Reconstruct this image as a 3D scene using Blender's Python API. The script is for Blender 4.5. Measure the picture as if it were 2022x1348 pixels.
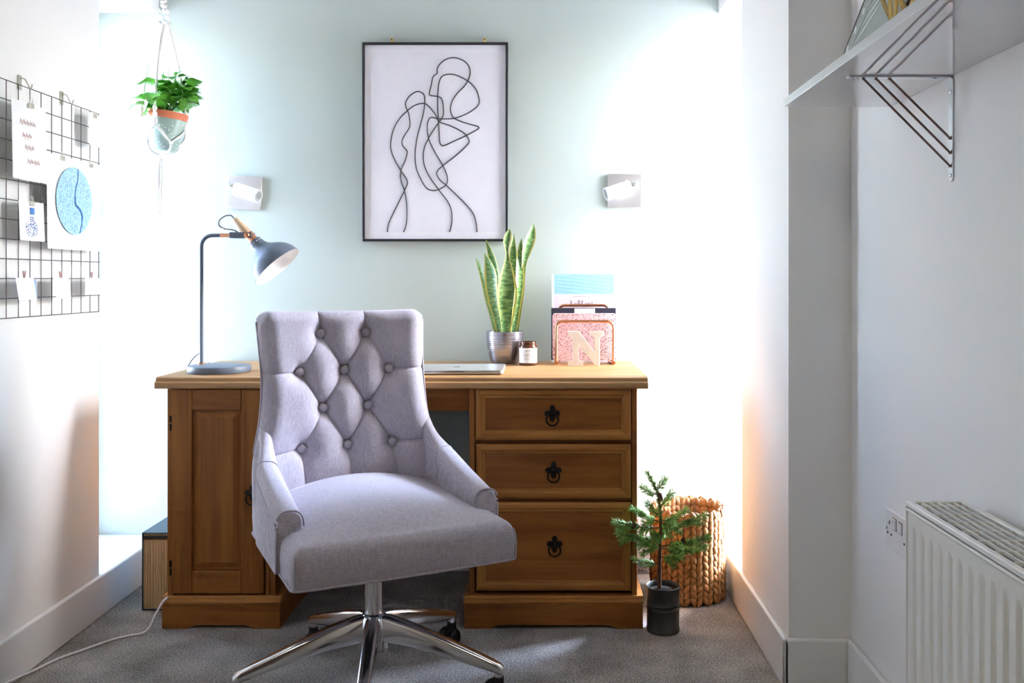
import bpy, bmesh, math, random
from mathutils import Vector, Matrix, Euler

random.seed(7)
for o in list(bpy.data.objects):
    bpy.data.objects.remove(o, do_unlink=True)
SC = bpy.context.scene
COL = SC.collection
PI = math.pi

# ------------------------------------------------------------------ camera
cam_d = bpy.data.cameras.new('camera')
cam = bpy.data.objects.new('camera', cam_d)
COL.objects.link(cam)
cam.location = (0, 0, 1.058)
cam.rotation_euler = (PI / 2, 0, 0)
cam_d.sensor_width = 36
cam_d.lens = 36 * 1800 / 2022
cam_d.shift_x = (1011 - 1075) / 2022
cam_d.shift_y = (550 - 674) / 2022
cam_d.clip_start = 0.02
SC.camera = cam

# ------------------------------------------------------------------ world / light
world = bpy.data.worlds.new('sky')
SC.world = world
world.use_nodes = True
wn = world.node_tree.nodes
wl = world.node_tree.links
wn.clear()
w_out = wn.new('ShaderNodeOutputWorld')
w_bg = wn.new('ShaderNodeBackground')
w_sky = wn.new('ShaderNodeTexSky')
w_sky.sky_type = 'NISHITA'
w_sky.sun_disc = False
w_sky.sun_elevation = math.radians(52)
w_sky.sun_rotation = math.radians(80)
w_sky.air_density = 1.0
w_sky.dust_density = 3.2
w_sky.ozone_density = 1.0
w_bg.inputs['Strength'].default_value = 2.3
wl.new(w_sky.outputs['Color'], w_bg.inputs['Color'])
wl.new(w_bg.outputs['Background'], w_out.inputs['Surface'])

def portal(name, loc, rot, sx, sy):
    l = bpy.data.lights.new(name, 'AREA')
    l.shape = 'RECTANGLE'
    l.size, l.size_y = sx, sy
    l.cycles.is_portal = True
    o = bpy.data.objects.new(name, l)
    COL.objects.link(o)
    o.location = loc
    o.rotation_euler = rot
    return o

XL, XR, XM, YB, YF = -1.40, 0.632, 0.795, 3.31, -1.7
JL, JR = 2.865, 2.917
SILL, LINT, CEIL = 0.13, 2.022, 2.4
portal('daylight_portal_left', (XL - 0.36, (JL + YB) / 2, 1.08), (0, -PI / 2, 0), 2.0, 0.5)
portal('daylight_portal_right', (XR + 0.36, (JR + YB) / 2, 1.08), (0, PI / 2, 0), 2.0, 0.5)
# sun glancing in through the right-hand window
sund = bpy.data.lights.new('sun', 'SUN')
sund.energy = 8.0
sund.color = (0.52, 0.68, 1.0)
sund.angle = math.radians(18)
suno = bpy.data.objects.new('sun', sund)
COL.objects.link(suno)
suno.location = (3, 5, 4)
SUN_EL = math.radians(24)
suno.rotation_euler = Vector((-0.868 * math.cos(SUN_EL), -0.497 * math.cos(SUN_EL), -math.sin(SUN_EL))).to_track_quat('-Z', 'Y').to_euler()
# warm fill light added behind the camera; no real lamp is known there
lampd = bpy.data.lights.new('fill_lamp_light', 'AREA')
lampd.shape = 'DISK'
lampd.size = 0.5
lampd.energy = 2.8
lampd.color = (1.0, 0.87, 0.70)
lampo = bpy.data.objects.new('fill_lamp_light', lampd)
COL.objects.link(lampo)
lampo.location = (-0.25, -0.25, 2.315)

vs = SC.view_settings
vs.view_transform = 'Standard'
vs.look = 'None'
vs.gamma = 1.0
vs.use_curve_mapping = False
vs.exposure = 2.05
SC.cycles.max_bounces = 7
SC.cycles.diffuse_bounces = 5
SC.cycles.glossy_bounces = 4
SC.cycles.transmission_bounces = 5
SC.cycles.transparent_max_bounces = 8
SC.cycles.use_adaptive_sampling = True
SC.cycles.adaptive_threshold = 0.045
SC.cycles.adaptive_min_samples = 28
SC.cycles.use_denoising = True
SC.cycles.sample_clamp_indirect = 10

# ------------------------------------------------------------------ helpers
class MB:
    def __init__(s):
        s.v, s.f, s.m, s.uv = [], [], [], {}
        s.cur = 0
    def add(s, vs_, fs):
        b = len(s.v)
        s.v += [tuple(p) for p in vs_]
        for f in fs:
            s.f.append(tuple(b + i for i in f))
            s.m.append(s.cur)
        return b
    def box(s, x0, x1, y0, y1, z0, z1, M=None):
        vs_ = [(x, y, z) for z in (z0, z1) for y in (y0, y1) for x in (x0, x1)]
        if M is not None:
            vs_ = [M @ Vector(p) for p in vs_]
        s.add(vs_, [(0, 2, 3, 1), (4, 5, 7, 6), (0, 1, 5, 4), (2, 6, 7, 3), (0, 4, 6, 2), (1, 3, 7, 5)])
        return s
    def rings(s, rings, cap0=True, cap1=True, closed=True):
        n = len(rings[0])
        vs_ = [p for r in rings for p in r]
        fs = []
        for i in range(len(rings) - 1):
            for j in range(n if closed else n - 1):
                k = (j + 1) % n
                fs.append((i * n + j, i * n + k, (i + 1) * n + k, (i + 1) * n + j))
        if cap0:
            fs.append(tuple(range(n))[::-1])
        if cap1:
            fs.append(tuple((len(rings) - 1) * n + j for j in range(n)))
        s.add(vs_, fs)
        return s
    def tube(s, pts, r, n=8, cap=True, closed=False):
        pts = [Vector(p) for p in pts]
        m = len(pts)
        rr = r if isinstance(r, (list, tuple)) else [r] * m
        up = None
        rings = []
        for i in range(m):
            if closed:
                t = pts[(i + 1) % m] - pts[i - 1]
            else:
                t = pts[min(i + 1, m - 1)] - pts[max(i - 1, 0)]
            if t.length < 1e-9:
                t = Vector((0, 0, 1))
            t.normalize()
            if up is None:
                a = Vector((0, 0, 1)) if abs(t.z) < 0.9 else Vector((1, 0, 0))
                up = (a - t * a.dot(t)).normalized()
            else:
                up = up - t * up.dot(t)
                if up.length < 1e-6:
                    up = t.orthogonal()
                up.normalize()
            w = t.cross(up)
            rings.append([pts[i] + (up * math.cos(2 * PI * j / n) + w * math.sin(2 * PI * j / n)) * rr[i] for j in range(n)])
        if closed:
            rings.append(rings[0])
            cap = False
        s.rings(rings, cap, cap)
        return s
    def cyl(s, p0, p1, r0, r1=None, n=20, cap=True):
        return s.tube([p0, p1], [r0, r0 if r1 is None else r1], n, cap)
    def lathe(s, prof, n=32, M=None, cap0=True, cap1=True):
        rings = []
        for r, z in prof:
            ring = [Vector((max(r, 1e-5) * math.cos(2 * PI * j / n), max(r, 1e-5) * math.sin(2 * PI * j / n), z)) for j in range(n)]
            if M is not None:
                ring = [M @ p for p in ring]
            rings.append(ring)
        return s.rings(rings, cap0, cap1)
    def prism(s, poly, fn, w0, w1):
        n = len(poly)
        a = [fn(u, v, w0) for u, v in poly]
        b = [fn(u, v, w1) for u, v in poly]
        return s.rings([a, b])
    def grid(s, nu, nv, fn):
        vs_ = [fn(i / nu, j / nv) for j in range(nv + 1) for i in range(nu + 1)]
        fs = [(j * (nu + 1) + i, j * (nu + 1) + i + 1, (j + 1) * (nu + 1) + i + 1, (j + 1) * (nu + 1) + i) for j in range(nv) for i in range(nu)]
        b = s.add(vs_, fs)
        for j in range(nv + 1):
            for i in range(nu + 1):
                s.uv[b + j * (nu + 1) + i] = (i / nu, j / nv)
        return s
    def mesh(s, name, mats, smooth=None, fixn=True):
        me = bpy.data.meshes.new(name)
        me.from_pydata(s.v, [], s.f)
        mats = mats if isinstance(mats, (list, tuple)) else [mats]
        for m in mats:
            me.materials.append(m)
        if len(mats) > 1:
            me.polygons.foreach_set('material_index', s.m)
        if s.uv:
            ul = me.uv_layers.new(name='UVMap')
            for lp in me.loops:
                ul.data[lp.index].uv = s.uv.get(lp.vertex_index, (0, 0))
        if fixn:
            bm = bmesh.new()
            bm.from_mesh(me)
            bmesh.ops.recalc_face_normals(bm, faces=bm.faces)
            bm.to_mesh(me)
            bm.free()
        if smooth is not None:
            me.shade_smooth()
            if smooth < 180:
                me.set_sharp_from_angle(angle=math.radians(smooth))
        me.update()
        return me
    def build(s, name, mats, parent=None, smooth=None, bevel=0, seg=2, fixn=True, loc=None, rot=None):
        o = bpy.data.objects.new(name, s.mesh(name, mats, smooth, fixn))
        COL.objects.link(o)
        if loc is not None:
            o.location = loc
        if rot is not None:
            o.rotation_euler = rot
        if parent is not None:
            o.parent = parent
        if bevel:
            b = o.modifiers.new('bevel', 'BEVEL')
            b.width = bevel
            b.segments = seg
            b.limit_method = 'ANGLE'
            b.angle_limit = math.radians(40)
            if smooth is None:
                o.data.shade_smooth()
                o.data.set_sharp_from_angle(angle=math.radians(50))
        return o

def tag(o, label, cat, group=None):
    o['label'] = label
    o['category'] = cat
    if group:
        o['group'] = group
    return o

def thing(name, label, cat, loc=(0, 0, 0), rotz=0, group=None):
    o = bpy.data.objects.new(name, None)
    COL.objects.link(o)
    o.empty_display_size = 0.05
    o.location = loc
    o.rotation_euler = (0, 0, rotz)
    return tag(o, label, cat, group)

def struct(o):
    o['kind'] = 'structure'
    return o

def inst(name, mesh, parent=None, loc=(0, 0, 0), rot=(0, 0, 0), scale=(1, 1, 1), M=None):
    o = bpy.data.objects.new(name, mesh)
    COL.objects.link(o)
    if M is not None:
        o.matrix_local = M
    else:
        o.location, o.rotation_euler, o.scale = loc, rot, scale
    if parent is not None:
        o.parent = parent
    return o

def spline(pts, k=6, closed=False):
    pts = [Vector(p) for p in pts]
    n = len(pts)
    out = []
    for i in range(n if closed else n - 1):
        if closed:
            p0, p1, p2, p3 = pts[i - 1], pts[i], pts[(i + 1) % n], pts[(i + 2) % n]
        else:
            p0, p1, p2, p3 = pts[max(i - 1, 0)], pts[i], pts[i + 1], pts[min(i + 2, n - 1)]
        for j in range(k):
            t = j / k
            out.append(0.5 * ((2 * p1) + (p2 - p0) * t + (2 * p0 - 5 * p1 + 4 * p2 - p3) * t * t + (3 * p1 - p0 - 3 * p2 + p3) * t ** 3))
    if not closed:
        out.append(pts[-1])
    return out

def lerp_tab(tab, x):
    if x <= tab[0][0]:
        return tab[0][1]
    for (a, va), (b, vb) in zip(tab, tab[1:]):
        if x <= b:
            t = (x - a) / (b - a)
            t = t * t * (3 - 2 * t) if False else t
            return va + (vb - va) * t
    return tab[-1][1]

def align(p0, d, roll=0):
    """matrix whose +Z runs along d from p0"""
    q = Vector(d).to_track_quat('Z', 'Y')
    return Matrix.Translation(Vector(p0)) @ q.to_matrix().to_4x4() @ Matrix.Rotation(roll, 4, 'Z')

# ------------------------------------------------------------------ materials
def P(name, col, rough=0.5, metal=0.0, noise=None, bump=None, spec=None, trans=0, coat=0, sheen=0, sss=0, alpha=None, emit=None):
    m = bpy.data.materials.new(name)
    m.use_nodes = True
    nt = m.node_tree
    b = nt.nodes['Principled BSDF']
    b.inputs['Base Color'].default_value = (*col, 1)
    b.inputs['Roughness'].default_value = rough
    b.inputs['Metallic'].default_value = metal
    if spec is not None:
        b.inputs['Specular IOR Level'].default_value = spec
    if trans:
        b.inputs['Transmission Weight'].default_value = trans
    if coat:
        b.inputs['Coat Weight'].default_value = coat
    if sheen:
        b.inputs['Sheen Weight'].default_value = sheen
        b.inputs['Sheen Roughness'].default_value = 0.5
    if sss:
        b.inputs['Subsurface Weight'].default_value = sss
        b.inputs['Subsurface Radius'].default_value = (0.01, 0.008, 0.005)
    tc = None
    if noise or bump:
        tc = nt.nodes.new('ShaderNodeTexCoord')
    if noise:  # (scale, amount, detail, stretch xyz)
        sc, amt = noise[0], noise[1]
        mp = nt.nodes.new('ShaderNodeMapping')
        mp.inputs['Scale'].default_value = noise[2] if len(noise) > 2 else (1, 1, 1)
        nz = nt.nodes.new('ShaderNodeTexNoise')
        nz.inputs['Scale'].default_value = sc
        nz.inputs['Detail'].default_value = 4
        nt.links.new(tc.outputs['Object'], mp.inputs['Vector'])
        nt.links.new(mp.outputs['Vector'], nz.inputs['Vector'])
        rp = nt.nodes.new('ShaderNodeValToRGB')
        lo = [max(0, c * (1 - amt)) for c in col]
        hi = [min(1, c * (1 + amt)) for c in col]
        rp.color_ramp.elements[0].color = (*lo, 1)
        rp.color_ramp.elements[1].color = (*hi, 1)
        rp.color_ramp.elements[0].position = 0.3
        rp.color_ramp.elements[1].position = 0.7
        nt.links.new(nz.outputs['Fac'], rp.inputs['Fac'])
        nt.links.new(rp.outputs['Color'], b.inputs['Base Color'])
    if bump:  # (scale, strength, distance)
        nz2 = nt.nodes.new('ShaderNodeTexNoise')
        nz2.inputs['Scale'].default_value = bump[0]
        nz2.inputs['Detail'].default_value = 3
        nt.links.new(tc.outputs['Object'], nz2.inputs['Vector'])
        bp = nt.nodes.new('ShaderNodeBump')
        bp.inputs['Strength'].default_value = bump[1]
        bp.inputs['Distance'].default_value = bump[2] if len(bump) > 2 else 0.002
        nt.links.new(nz2.outputs['Fac'], bp.inputs['Height'])
        nt.links.new(bp.outputs['Normal'], b.inputs['Normal'])
    return m

def wood(name, axis, c0, c1, rough=0.45):
    m = bpy.data.materials.new(name)
    m.use_nodes = True
    nt = m.node_tree
    N, L = nt.nodes.new, nt.links.new
    b = nt.nodes['Principled BSDF']
    tc = N('ShaderNodeTexCoord')
    oi = N('ShaderNodeObjectInfo')
    off = N('ShaderNodeVectorMath'); off.operation = 'MULTIPLY_ADD'
    comb = N('ShaderNodeCombineXYZ')
    for k in 'XYZ':
        L(oi.outputs['Random'], comb.inputs[k])
    off.inputs[1].default_value = (1, 1, 1)
    mul = N('ShaderNodeVectorMath'); mul.operation = 'SCALE'; mul.inputs['Scale'].default_value = 7.3
    L(comb.outputs[0], mul.inputs[0])
    L(tc.outputs['Object'], off.inputs[0]); L(mul.outputs[0], off.inputs[2])
    mp = N('ShaderNodeMapping')
    s = {'X': (1.2, 14, 14), 'Y': (14, 1.2, 14), 'Z': (14, 14, 1.2)}[axis]
    mp.inputs['Scale'].default_value = s
    L(off.outputs[0], mp.inputs['Vector'])
    n1 = N('ShaderNodeTexNoise'); n1.inputs['Scale'].default_value = 1.6; n1.inputs['Detail'].default_value = 6; n1.inputs['Distortion'].default_value = 0.8
    L(mp.outputs[0], n1.inputs['Vector'])
    mp2 = N('ShaderNodeMapping')
    s2 = {'X': (3, 120, 120), 'Y': (120, 3, 120), 'Z': (120, 120, 3)}[axis]
    mp2.inputs['Scale'].default_value = s2
    L(off.outputs[0], mp2.inputs['Vector'])
    n2 = N('ShaderNodeTexNoise'); n2.inputs['Scale'].default_value = 1.5; n2.inputs['Detail'].default_value = 2
    L(mp2.outputs[0], n2.inputs['Vector'])
    mx = N('ShaderNodeMath'); mx.operation = 'MULTIPLY_ADD'; mx.inputs[1].default_value = 0.25
    L(n2.outputs['Fac'], mx.inputs[0]); L(n1.outputs['Fac'], mx.inputs[2])
    rp = N('ShaderNodeValToRGB')
    rp.color_ramp.elements[0].position = 0.38; rp.color_ramp.elements[0].color = (*c1, 1)
    rp.color_ramp.elements[1].position = 0.78; rp.color_ramp.elements[1].color = (*c0, 1)
    L(mx.outputs[0], rp.inputs['Fac'])
    # knots
    mp3 = N('ShaderNodeMapping')
    s3 = {'X': (3.2, 7, 7), 'Y': (7, 3.2, 7), 'Z': (7, 7, 3.2)}[axis]
    mp3.inputs['Scale'].default_value = s3
    L(off.outputs[0], mp3.inputs['Vector'])
    vo = N('ShaderNodeTexVoronoi'); vo.inputs['Scale'].default_value = 0.9
    L(mp3.outputs[0], vo.inputs['Vector'])
    kr = N('ShaderNodeValToRGB')
    kr.color_ramp.elements[0].position = 0.05; kr.color_ramp.elements[0].color = (0.25, 0.25, 0.25, 1)
    kr.color_ramp.elements[1].position = 0.13; kr.color_ramp.elements[1].color = (1, 1, 1, 1)
    L(vo.outputs['Distance'], kr.inputs['Fac'])
    mm = N('ShaderNodeMix'); mm.data_type = 'RGBA'; mm.blend_type = 'MULTIPLY'; mm.inputs['Factor'].default_value = 0.7
    L(rp.outputs['Color'], mm.inputs['A']); L(kr.outputs['Color'], mm.inputs['B'])
    L(mm.outputs['Result'], b.inputs['Base Color'])
    b.inputs['Roughness'].default_value = rough
    b.inputs['Specular IOR Level'].default_value = 0.3
    bp = N('ShaderNodeBump'); bp.inputs['Strength'].default_value = 0.12; bp.inputs['Distance'].default_value = 0.001
    L(n2.outputs['Fac'], bp.inputs['Height']); L(bp.outputs['Normal'], b.inputs['Normal'])
    return m

def fabric(name, col):
    m = bpy.data.materials.new(name)
    m.use_nodes = True
    nt = m.node_tree
    N, L = nt.nodes.new, nt.links.new
    b = nt.nodes['Principled BSDF']
    tc = N('ShaderNodeTexCoord')
    facs = []
    for sc in ((900, 60, 60), (60, 900, 700)):
        mp = N('ShaderNodeMapping'); mp.inputs['Scale'].default_value = sc
        L(tc.outputs['Object'], mp.inputs['Vector'])
        n = N('ShaderNodeTexNoise'); n.inputs['Scale'].default_value = 1; n.inputs['Detail'].default_value = 2
        L(mp.outputs[0], n.inputs['Vector'])
        facs.append(n)
    ad = N('ShaderNodeMath'); ad.operation = 'ADD'
    L(facs[0].outputs['Fac'], ad.inputs[0]); L(facs[1].outputs['Fac'], ad.inputs[1])
    rp = N('ShaderNodeValToRGB')
    rp.color_ramp.elements[0].position = 0.35; rp.color_ramp.elements[0].color = (*[c * 0.72 for c in col], 1)
    rp.color_ramp.elements[1].position = 0.65; rp.color_ramp.elements[1].color = (*[min(1, c * 1.25) for c in col], 1)
    hf = N('ShaderNodeMath'); hf.operation = 'MULTIPLY'; hf.inputs[1].default_value = 0.5
    L(ad.outputs[0], hf.inputs[0]); L(hf.outputs[0], rp.inputs['Fac'])
    L(rp.outputs['Color'], b.inputs['Base Color'])
    b.inputs['Roughness'].default_value = 0.85
    b.inputs['Sheen Weight'].default_value = 0.15
    bp = N('ShaderNodeBump'); bp.inputs['Strength'].default_value = 0.25; bp.inputs['Distance'].default_value = 0.0008
    L(hf.outputs[0], bp.inputs['Height']); L(bp.outputs['Normal'], b.inputs['Normal'])
    return m

def speck(name, base, spots, scale, thr=0.12, rough=0.5, coord='Object'):
    """plain ground with scattered round-ish chips (terrazzo, dots)"""
    m = bpy.data.materials.new(name)
    m.use_nodes = True
    nt = m.node_tree
    N, L = nt.nodes.new, nt.links.new
    b = nt.nodes['Principled BSDF']
    b.inputs['Roughness'].default_value = rough
    tc = N('ShaderNodeTexCoord')
    cur = None
    for i, (c, sc, th) in enumerate(spots):
        vo = N('ShaderNodeTexVoronoi'); vo.inputs['Scale'].default_value = sc
        L(tc.outputs[coord], vo.inputs['Vector'])
        lt = N('ShaderNodeMath'); lt.operation = 'LESS_THAN'; lt.inputs[1].default_value = th
        L(vo.outputs['Distance'], lt.inputs[0])
        mx = N('ShaderNodeMix'); mx.data_type = 'RGBA'
        if cur is None:
            mx.inputs['A'].default_value = (*base, 1)
        else:
            L(cur, mx.inputs['A'])
        mx.inputs['B'].default_value = (*c, 1)
        L(lt.outputs[0], mx.inputs['Factor'])
        cur = mx.outputs['Result']
    L(cur, b.inputs['Base Color'])
    return m

def glass_pane(name, tint=(1, 1, 1)):
    m = bpy.data.materials.new(name)
    m.use_nodes = True
    nt = m.node_tree
    nt.nodes.clear()
    N, L = nt.nodes.new, nt.links.new
    out = N('ShaderNodeOutputMaterial'); tr = N('ShaderNodeBsdfTransparent'); gl = N('ShaderNodeBsdfGlossy'); mx = N('ShaderNodeMixShader'); fr = N('ShaderNodeFresnel')
    tr.inputs['Color'].default_value = (*tint, 1)
    gl.inputs['Roughness'].default_value = 0.02
    fr.inputs['IOR'].default_value = 1.45
    L(fr.outputs[0], mx.inputs['Fac']); L(tr.outputs[0], mx.inputs[1]); L(gl.outputs[0], mx.inputs[2]); L(mx.outputs[0], out.inputs['Surface'])
    return m

M_WHITE = P('white_emulsion', (0.84, 0.83, 0.81), 0.75, bump=(60, 0.08, 0.002))
M_GREEN = P('sage_emulsion', (0.49, 0.55, 0.51), 0.8, bump=(60, 0.08, 0.002))
M_GLOSSW = P('white_gloss_paint', (0.83, 0.83, 0.82), 0.3, bump=(25, 0.06, 0.002))
M_LAM = P('white_laminate', (0.60, 0.59, 0.60), 0.02, spec=0.9, coat=0.6, noise=(3, 0.01))
M_LAM.node_tree.nodes['Principled BSDF'].inputs['IOR'].default_value = 1.6
M_LAM.node_tree.nodes['Principled BSDF'].inputs['Coat Roughness'].default_value = 0.01
M_CEIL = P('ceiling_paint', (0.86, 0.86, 0.85), 0.8, bump=(50, 0.05))
M_UPVC = P('window_plastic', (0.85, 0.85, 0.85), 0.3, bump=(20, 0.02))
M_GLASS = glass_pane('window_glass')
M_PINE_X = wood('waxed_pine_across', 'X', (0.32, 0.120, 0.022), (0.17, 0.052, 0.007))
M_PINE_Y = wood('waxed_pine_deep', 'Y', (0.32, 0.120, 0.022), (0.17, 0.052, 0.007))
M_PINE_Z = wood('waxed_pine_upright', 'Z', (0.32, 0.120, 0.022), (0.17, 0.052, 0.007))
M_PINE_LIT = wood('waxed_pine_lit_top', 'X', (0.46, 0.27, 0.12), (0.32, 0.16, 0.06), 0.4)  # paler than the fronts: the bright light on the top is in the colour
M_PINE_F = wood('waxed_pine_frame', 'X', (0.44, 0.19, 0.045), (0.28, 0.105, 0.018), 0.42)
M_PINE_FZ = wood('waxed_pine_frame_upright', 'Z', (0.44, 0.19, 0.045), (0.28, 0.105, 0.018), 0.42)
M_IRON = P('black_iron', (0.015, 0.013, 0.012), 0.45, 0.6, bump=(300, 0.1))
M_LINEN = fabric('lilac_grey_linen', (0.43, 0.395, 0.45))
M_PIPE = fabric('linen_piping', (0.40, 0.365, 0.42))
M_CHROME = P('polished_aluminium', (0.80, 0.79, 0.80), 0.13, 1.0, bump=(15, 0.02))
M_BLACKP = P('black_plastic', (0.015, 0.015, 0.017), 0.35, bump=(200, 0.03))
M_LAMP = P('slate_grey_paint', (0.12, 0.15, 0.20), 0.42, bump=(400, 0.03))
M_COPPER = P('copper', (0.80, 0.38, 0.22), 0.22, 1.0, bump=(80, 0.03))
M_ASH = wood('pale_ash', 'Z', (0.70, 0.50, 0.33), (0.55, 0.36, 0.21))
M_SHADEIN = P('white_shade_lining', (0.9, 0.9, 0.9), 0.5, bump=(100, 0.01))
M_NICKEL = P('brushed_nickel', (0.66, 0.62, 0.60), 0.38, 0.9, noise=(3, 0.08, (2, 2, 200)))
M_SATIN = P('satin_chrome', (0.78, 0.76, 0.74), 0.22, 1.0, bump=(60, 0.02))
M_FROST = P('frosted_glass', (0.93, 0.95, 0.96), 0.35, spec=0.5, sss=0.2, bump=(200, 0.02))
M_BLACKF = P('black_frame', (0.022, 0.022, 0.026), 0.35, bump=(90, 0.03))
M_PAPER = P('paper', (0.80, 0.78, 0.82), 0.7, noise=(40, 0.02))
M_PAPERW = P('white_card', (0.88, 0.88, 0.88), 0.7, noise=(40, 0.02))
M_INK = P('black_ink', (0.03, 0.03, 0.035), 0.6, noise=(80, 0.2))
M_INKB = P('blue_ink', (0.07, 0.22, 0.55), 0.7, noise=(60, 0.2))
M_INKP = P('rose_ink', (0.62, 0.42, 0.40), 0.7, noise=(60, 0.2))
M_WIRE = P('black_wire', (0.03, 0.03, 0.035), 0.4, 0.3, bump=(200, 0.02))
M_BRASS = P('brass', (0.78, 0.60, 0.25), 0.25, 1.0, bump=(60, 0.02))
M_ALU = P('silver_aluminium', (0.74, 0.76, 0.78), 0.32, 0.9, bump=(500, 0.02))
M_ALUD = P('dark_aluminium_mark', (0.18, 0.19, 0.21), 0.3, 0.8, bump=(500, 0.02))
M_POTS = P('brushed_silver_pot', (0.40, 0.40, 0.45), 0.27, 0.9, noise=(4, 0.25, (1, 1, 120)), bump=(40, 0.05))
M_SOIL = P('dark_soil', (0.03, 0.02, 0.015), 0.95, noise=(90, 0.6), bump=(120, 0.8, 0.006))
M_AMBER = P('amber_glass', (0.16, 0.05, 0.018), 0.08, spec=0.8, trans=0.35, bump=(10, 0.01))
M_WAX = P('candle_wax', (0.55, 0.27, 0.11), 0.5, sss=0.1, bump=(30, 0.05))
M_BOOKB = P('pale_blue_print', (0.36, 0.66, 0.76), 0.5, noise=(30, 0.04))
M_BOOKP = P('pale_pink_print', (0.82, 0.72, 0.80), 0.5, noise=(30, 0.03))
M_NAVY = P('dark_folder', (0.035, 0.035, 0.06), 0.5, bump=(150, 0.05))
M_TERR = speck('terrazzo_print', (0.86, 0.56, 0.58), [((0.05, 0.05, 0.08), 150, 0.26), ((0.30, 0.12, 0.14), 110, 0.2), ((0.9, 0.86, 0.85), 90, 0.2)], 1)
M_CREAM = P('cream_painted_wood', (0.80, 0.72, 0.62), 0.5, noise=(30, 0.05), bump=(60, 0.04))
M_COTTON = P('cotton_cord', (0.86, 0.82, 0.78), 0.9, noise=(300, 0.12), bump=(500, 0.5, 0.001))
M_TERRA = P('terracotta_rim', (0.60, 0.17, 0.08), 0.6, noise=(40, 0.1))
M_DOTPOT = speck('sage_dotted_glaze', (0.34, 0.46, 0.42), [((0.85, 0.88, 0.86), 95, 0.22)], 1, rough=0.35)
M_BARK = P('brown_bark', (0.10, 0.045, 0.02), 0.9, noise=(60, 0.4), bump=(150, 0.6, 0.003))
M_NEEDLE = P('spruce_needle', (0.21, 0.40, 0.09), 0.5, noise=(22, 0.5))
M_CONE = P('pine_cone', (0.09, 0.035, 0.02), 0.7, noise=(120, 0.5))
M_ZINC = P('dark_zinc', (0.075, 0.08, 0.075), 0.42, 0.6, noise=(12, 0.3), bump=(30, 0.05))
M_HYA = P('water_hyacinth', (0.29, 0.145, 0.052), 0.6, noise=(34, 0.6, (1, 1, 0.4)), bump=(160, 0.3, 0.001))
M_HYAD = P('basket_core', (0.07, 0.028, 0.01), 0.8, noise=(40, 0.3))
M_TEALC = P('dark_teal_cover', (0.015, 0.06, 0.10), 0.4, bump=(90, 0.05))
M_PAGES = P('manila_dividers', (0.62, 0.45, 0.26), 0.8, noise=(9, 0.15, (60, 1, 1)))
M_CABLE = P('white_cable', (0.80, 0.78, 0.77), 0.4, noise=(50, 0.03))
M_RAD = P('radiator_enamel', (0.78, 0.77, 0.72), 0.32, bump=(15, 0.03))
M_RADIN = P('radiator_inside_shade', (0.09, 0.085, 0.07), 0.7, noise=(20, 0.2))  # dark tone stands in for the shade inside the radiator
M_SOCK = P('socket_plastic', (0.82, 0.81, 0.80), 0.25, bump=(30, 0.02))
M_HOLE = P('dark_slot', (0.01, 0.01, 0.01), 0.8, bump=(30, 0.02))
M_STEEL = P('zinc_steel', (0.62, 0.62, 0.66), 0.25, 1.0, bump=(60, 0.03))
M_RUSTR = P('bronzed_rod', (0.24, 0.16, 0.15), 0.3, 0.9, bump=(80, 0.03))
M_LEAFART = P('grey_green_print', (0.27, 0.30, 0.27), 0.4, noise=(8, 0.12))
M_LEAFW = P('pale_leaf_print', (0.62, 0.66, 0.65), 0.4, noise=(20, 0.08))
M_BROWN = P('dark_brown_frame', (0.05, 0.03, 0.02), 0.4, noise=(30, 0.2))
M_GREYB = P('grey_label', (0.30, 0.32, 0.36), 0.6, noise=(20, 0.06))
M_PEG = P('rose_peg', (0.55, 0.30, 0.30), 0.6, noise=(60, 0.15))
M_CLIPM = P('clip_metal', (0.62, 0.58, 0.50), 0.3, 0.9, bump=(60, 0.03))
M_PHOTO = P('photo_print', (0.62, 0.68, 0.74), 0.4, noise=(25, 0.25))
M_BLUEC = P('blue_card', (0.25, 0.42, 0.80), 0.5, noise=(25, 0.2))
M_MAP = speck('map_print', (0.36, 0.62, 0.80), [((0.10, 0.30, 0.62), 230, 0.32), ((0.62, 0.85, 0.93), 180, 0.3)], 1)
M_STONE = P('outside_paving', (0.62, 0.60, 0.57), 0.9, noise=(3, 0.12))

def carpet_mat():
    m = bpy.data.materials.new('grey_carpet')
    m.use_nodes = True
    nt = m.node_tree
    N, L = nt.nodes.new, nt.links.new
    b = nt.nodes['Principled BSDF']
    tc = N('ShaderNodeTexCoord')
    n1 = N('ShaderNodeTexNoise'); n1.inputs['Scale'].default_value = 190; n1.inputs['Detail'].default_value = 4; n1.inputs['Roughness'].default_value = 0.7
    n2 = N('ShaderNodeTexNoise'); n2.inputs['Scale'].default_value = 7; n2.inputs['Detail'].default_value = 3
    for n in (n1, n2):
        L(tc.outputs['Object'], n.inputs['Vector'])
    ad = N('ShaderNodeMath'); ad.operation = 'MULTIPLY_ADD'; ad.inputs[1].default_value = 0.3
    L(n2.outputs['Fac'], ad.inputs[0]); L(n1.outputs['Fac'], ad.inputs[2])
    rp = N('ShaderNodeValToRGB')
    e = rp.color_ramp.elements
    e[0].position = 0.5; e[0].color = (0.075, 0.067, 0.062, 1)
    e[1].position = 0.80; e[1].color = (0.58, 0.54, 0.51, 1)
    k = e.new(0.64); k.color = (0.27, 0.25, 0.235, 1)
    L(ad.outputs[0], rp.inputs['Fac']); L(rp.outputs['Color'], b.inputs['Base Color'])
    b.inputs['Roughness'].default_value = 0.95
    b.inputs['Sheen Weight'].default_value = 0.2
    bp = N('ShaderNodeBump'); bp.inputs['Strength'].default_value = 0.7; bp.inputs['Distance'].default_value = 0.006
    L(n1.outputs['Fac'], bp.inputs['Height']); L(bp.outputs['Normal'], b.inputs['Normal'])
    return m
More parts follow.
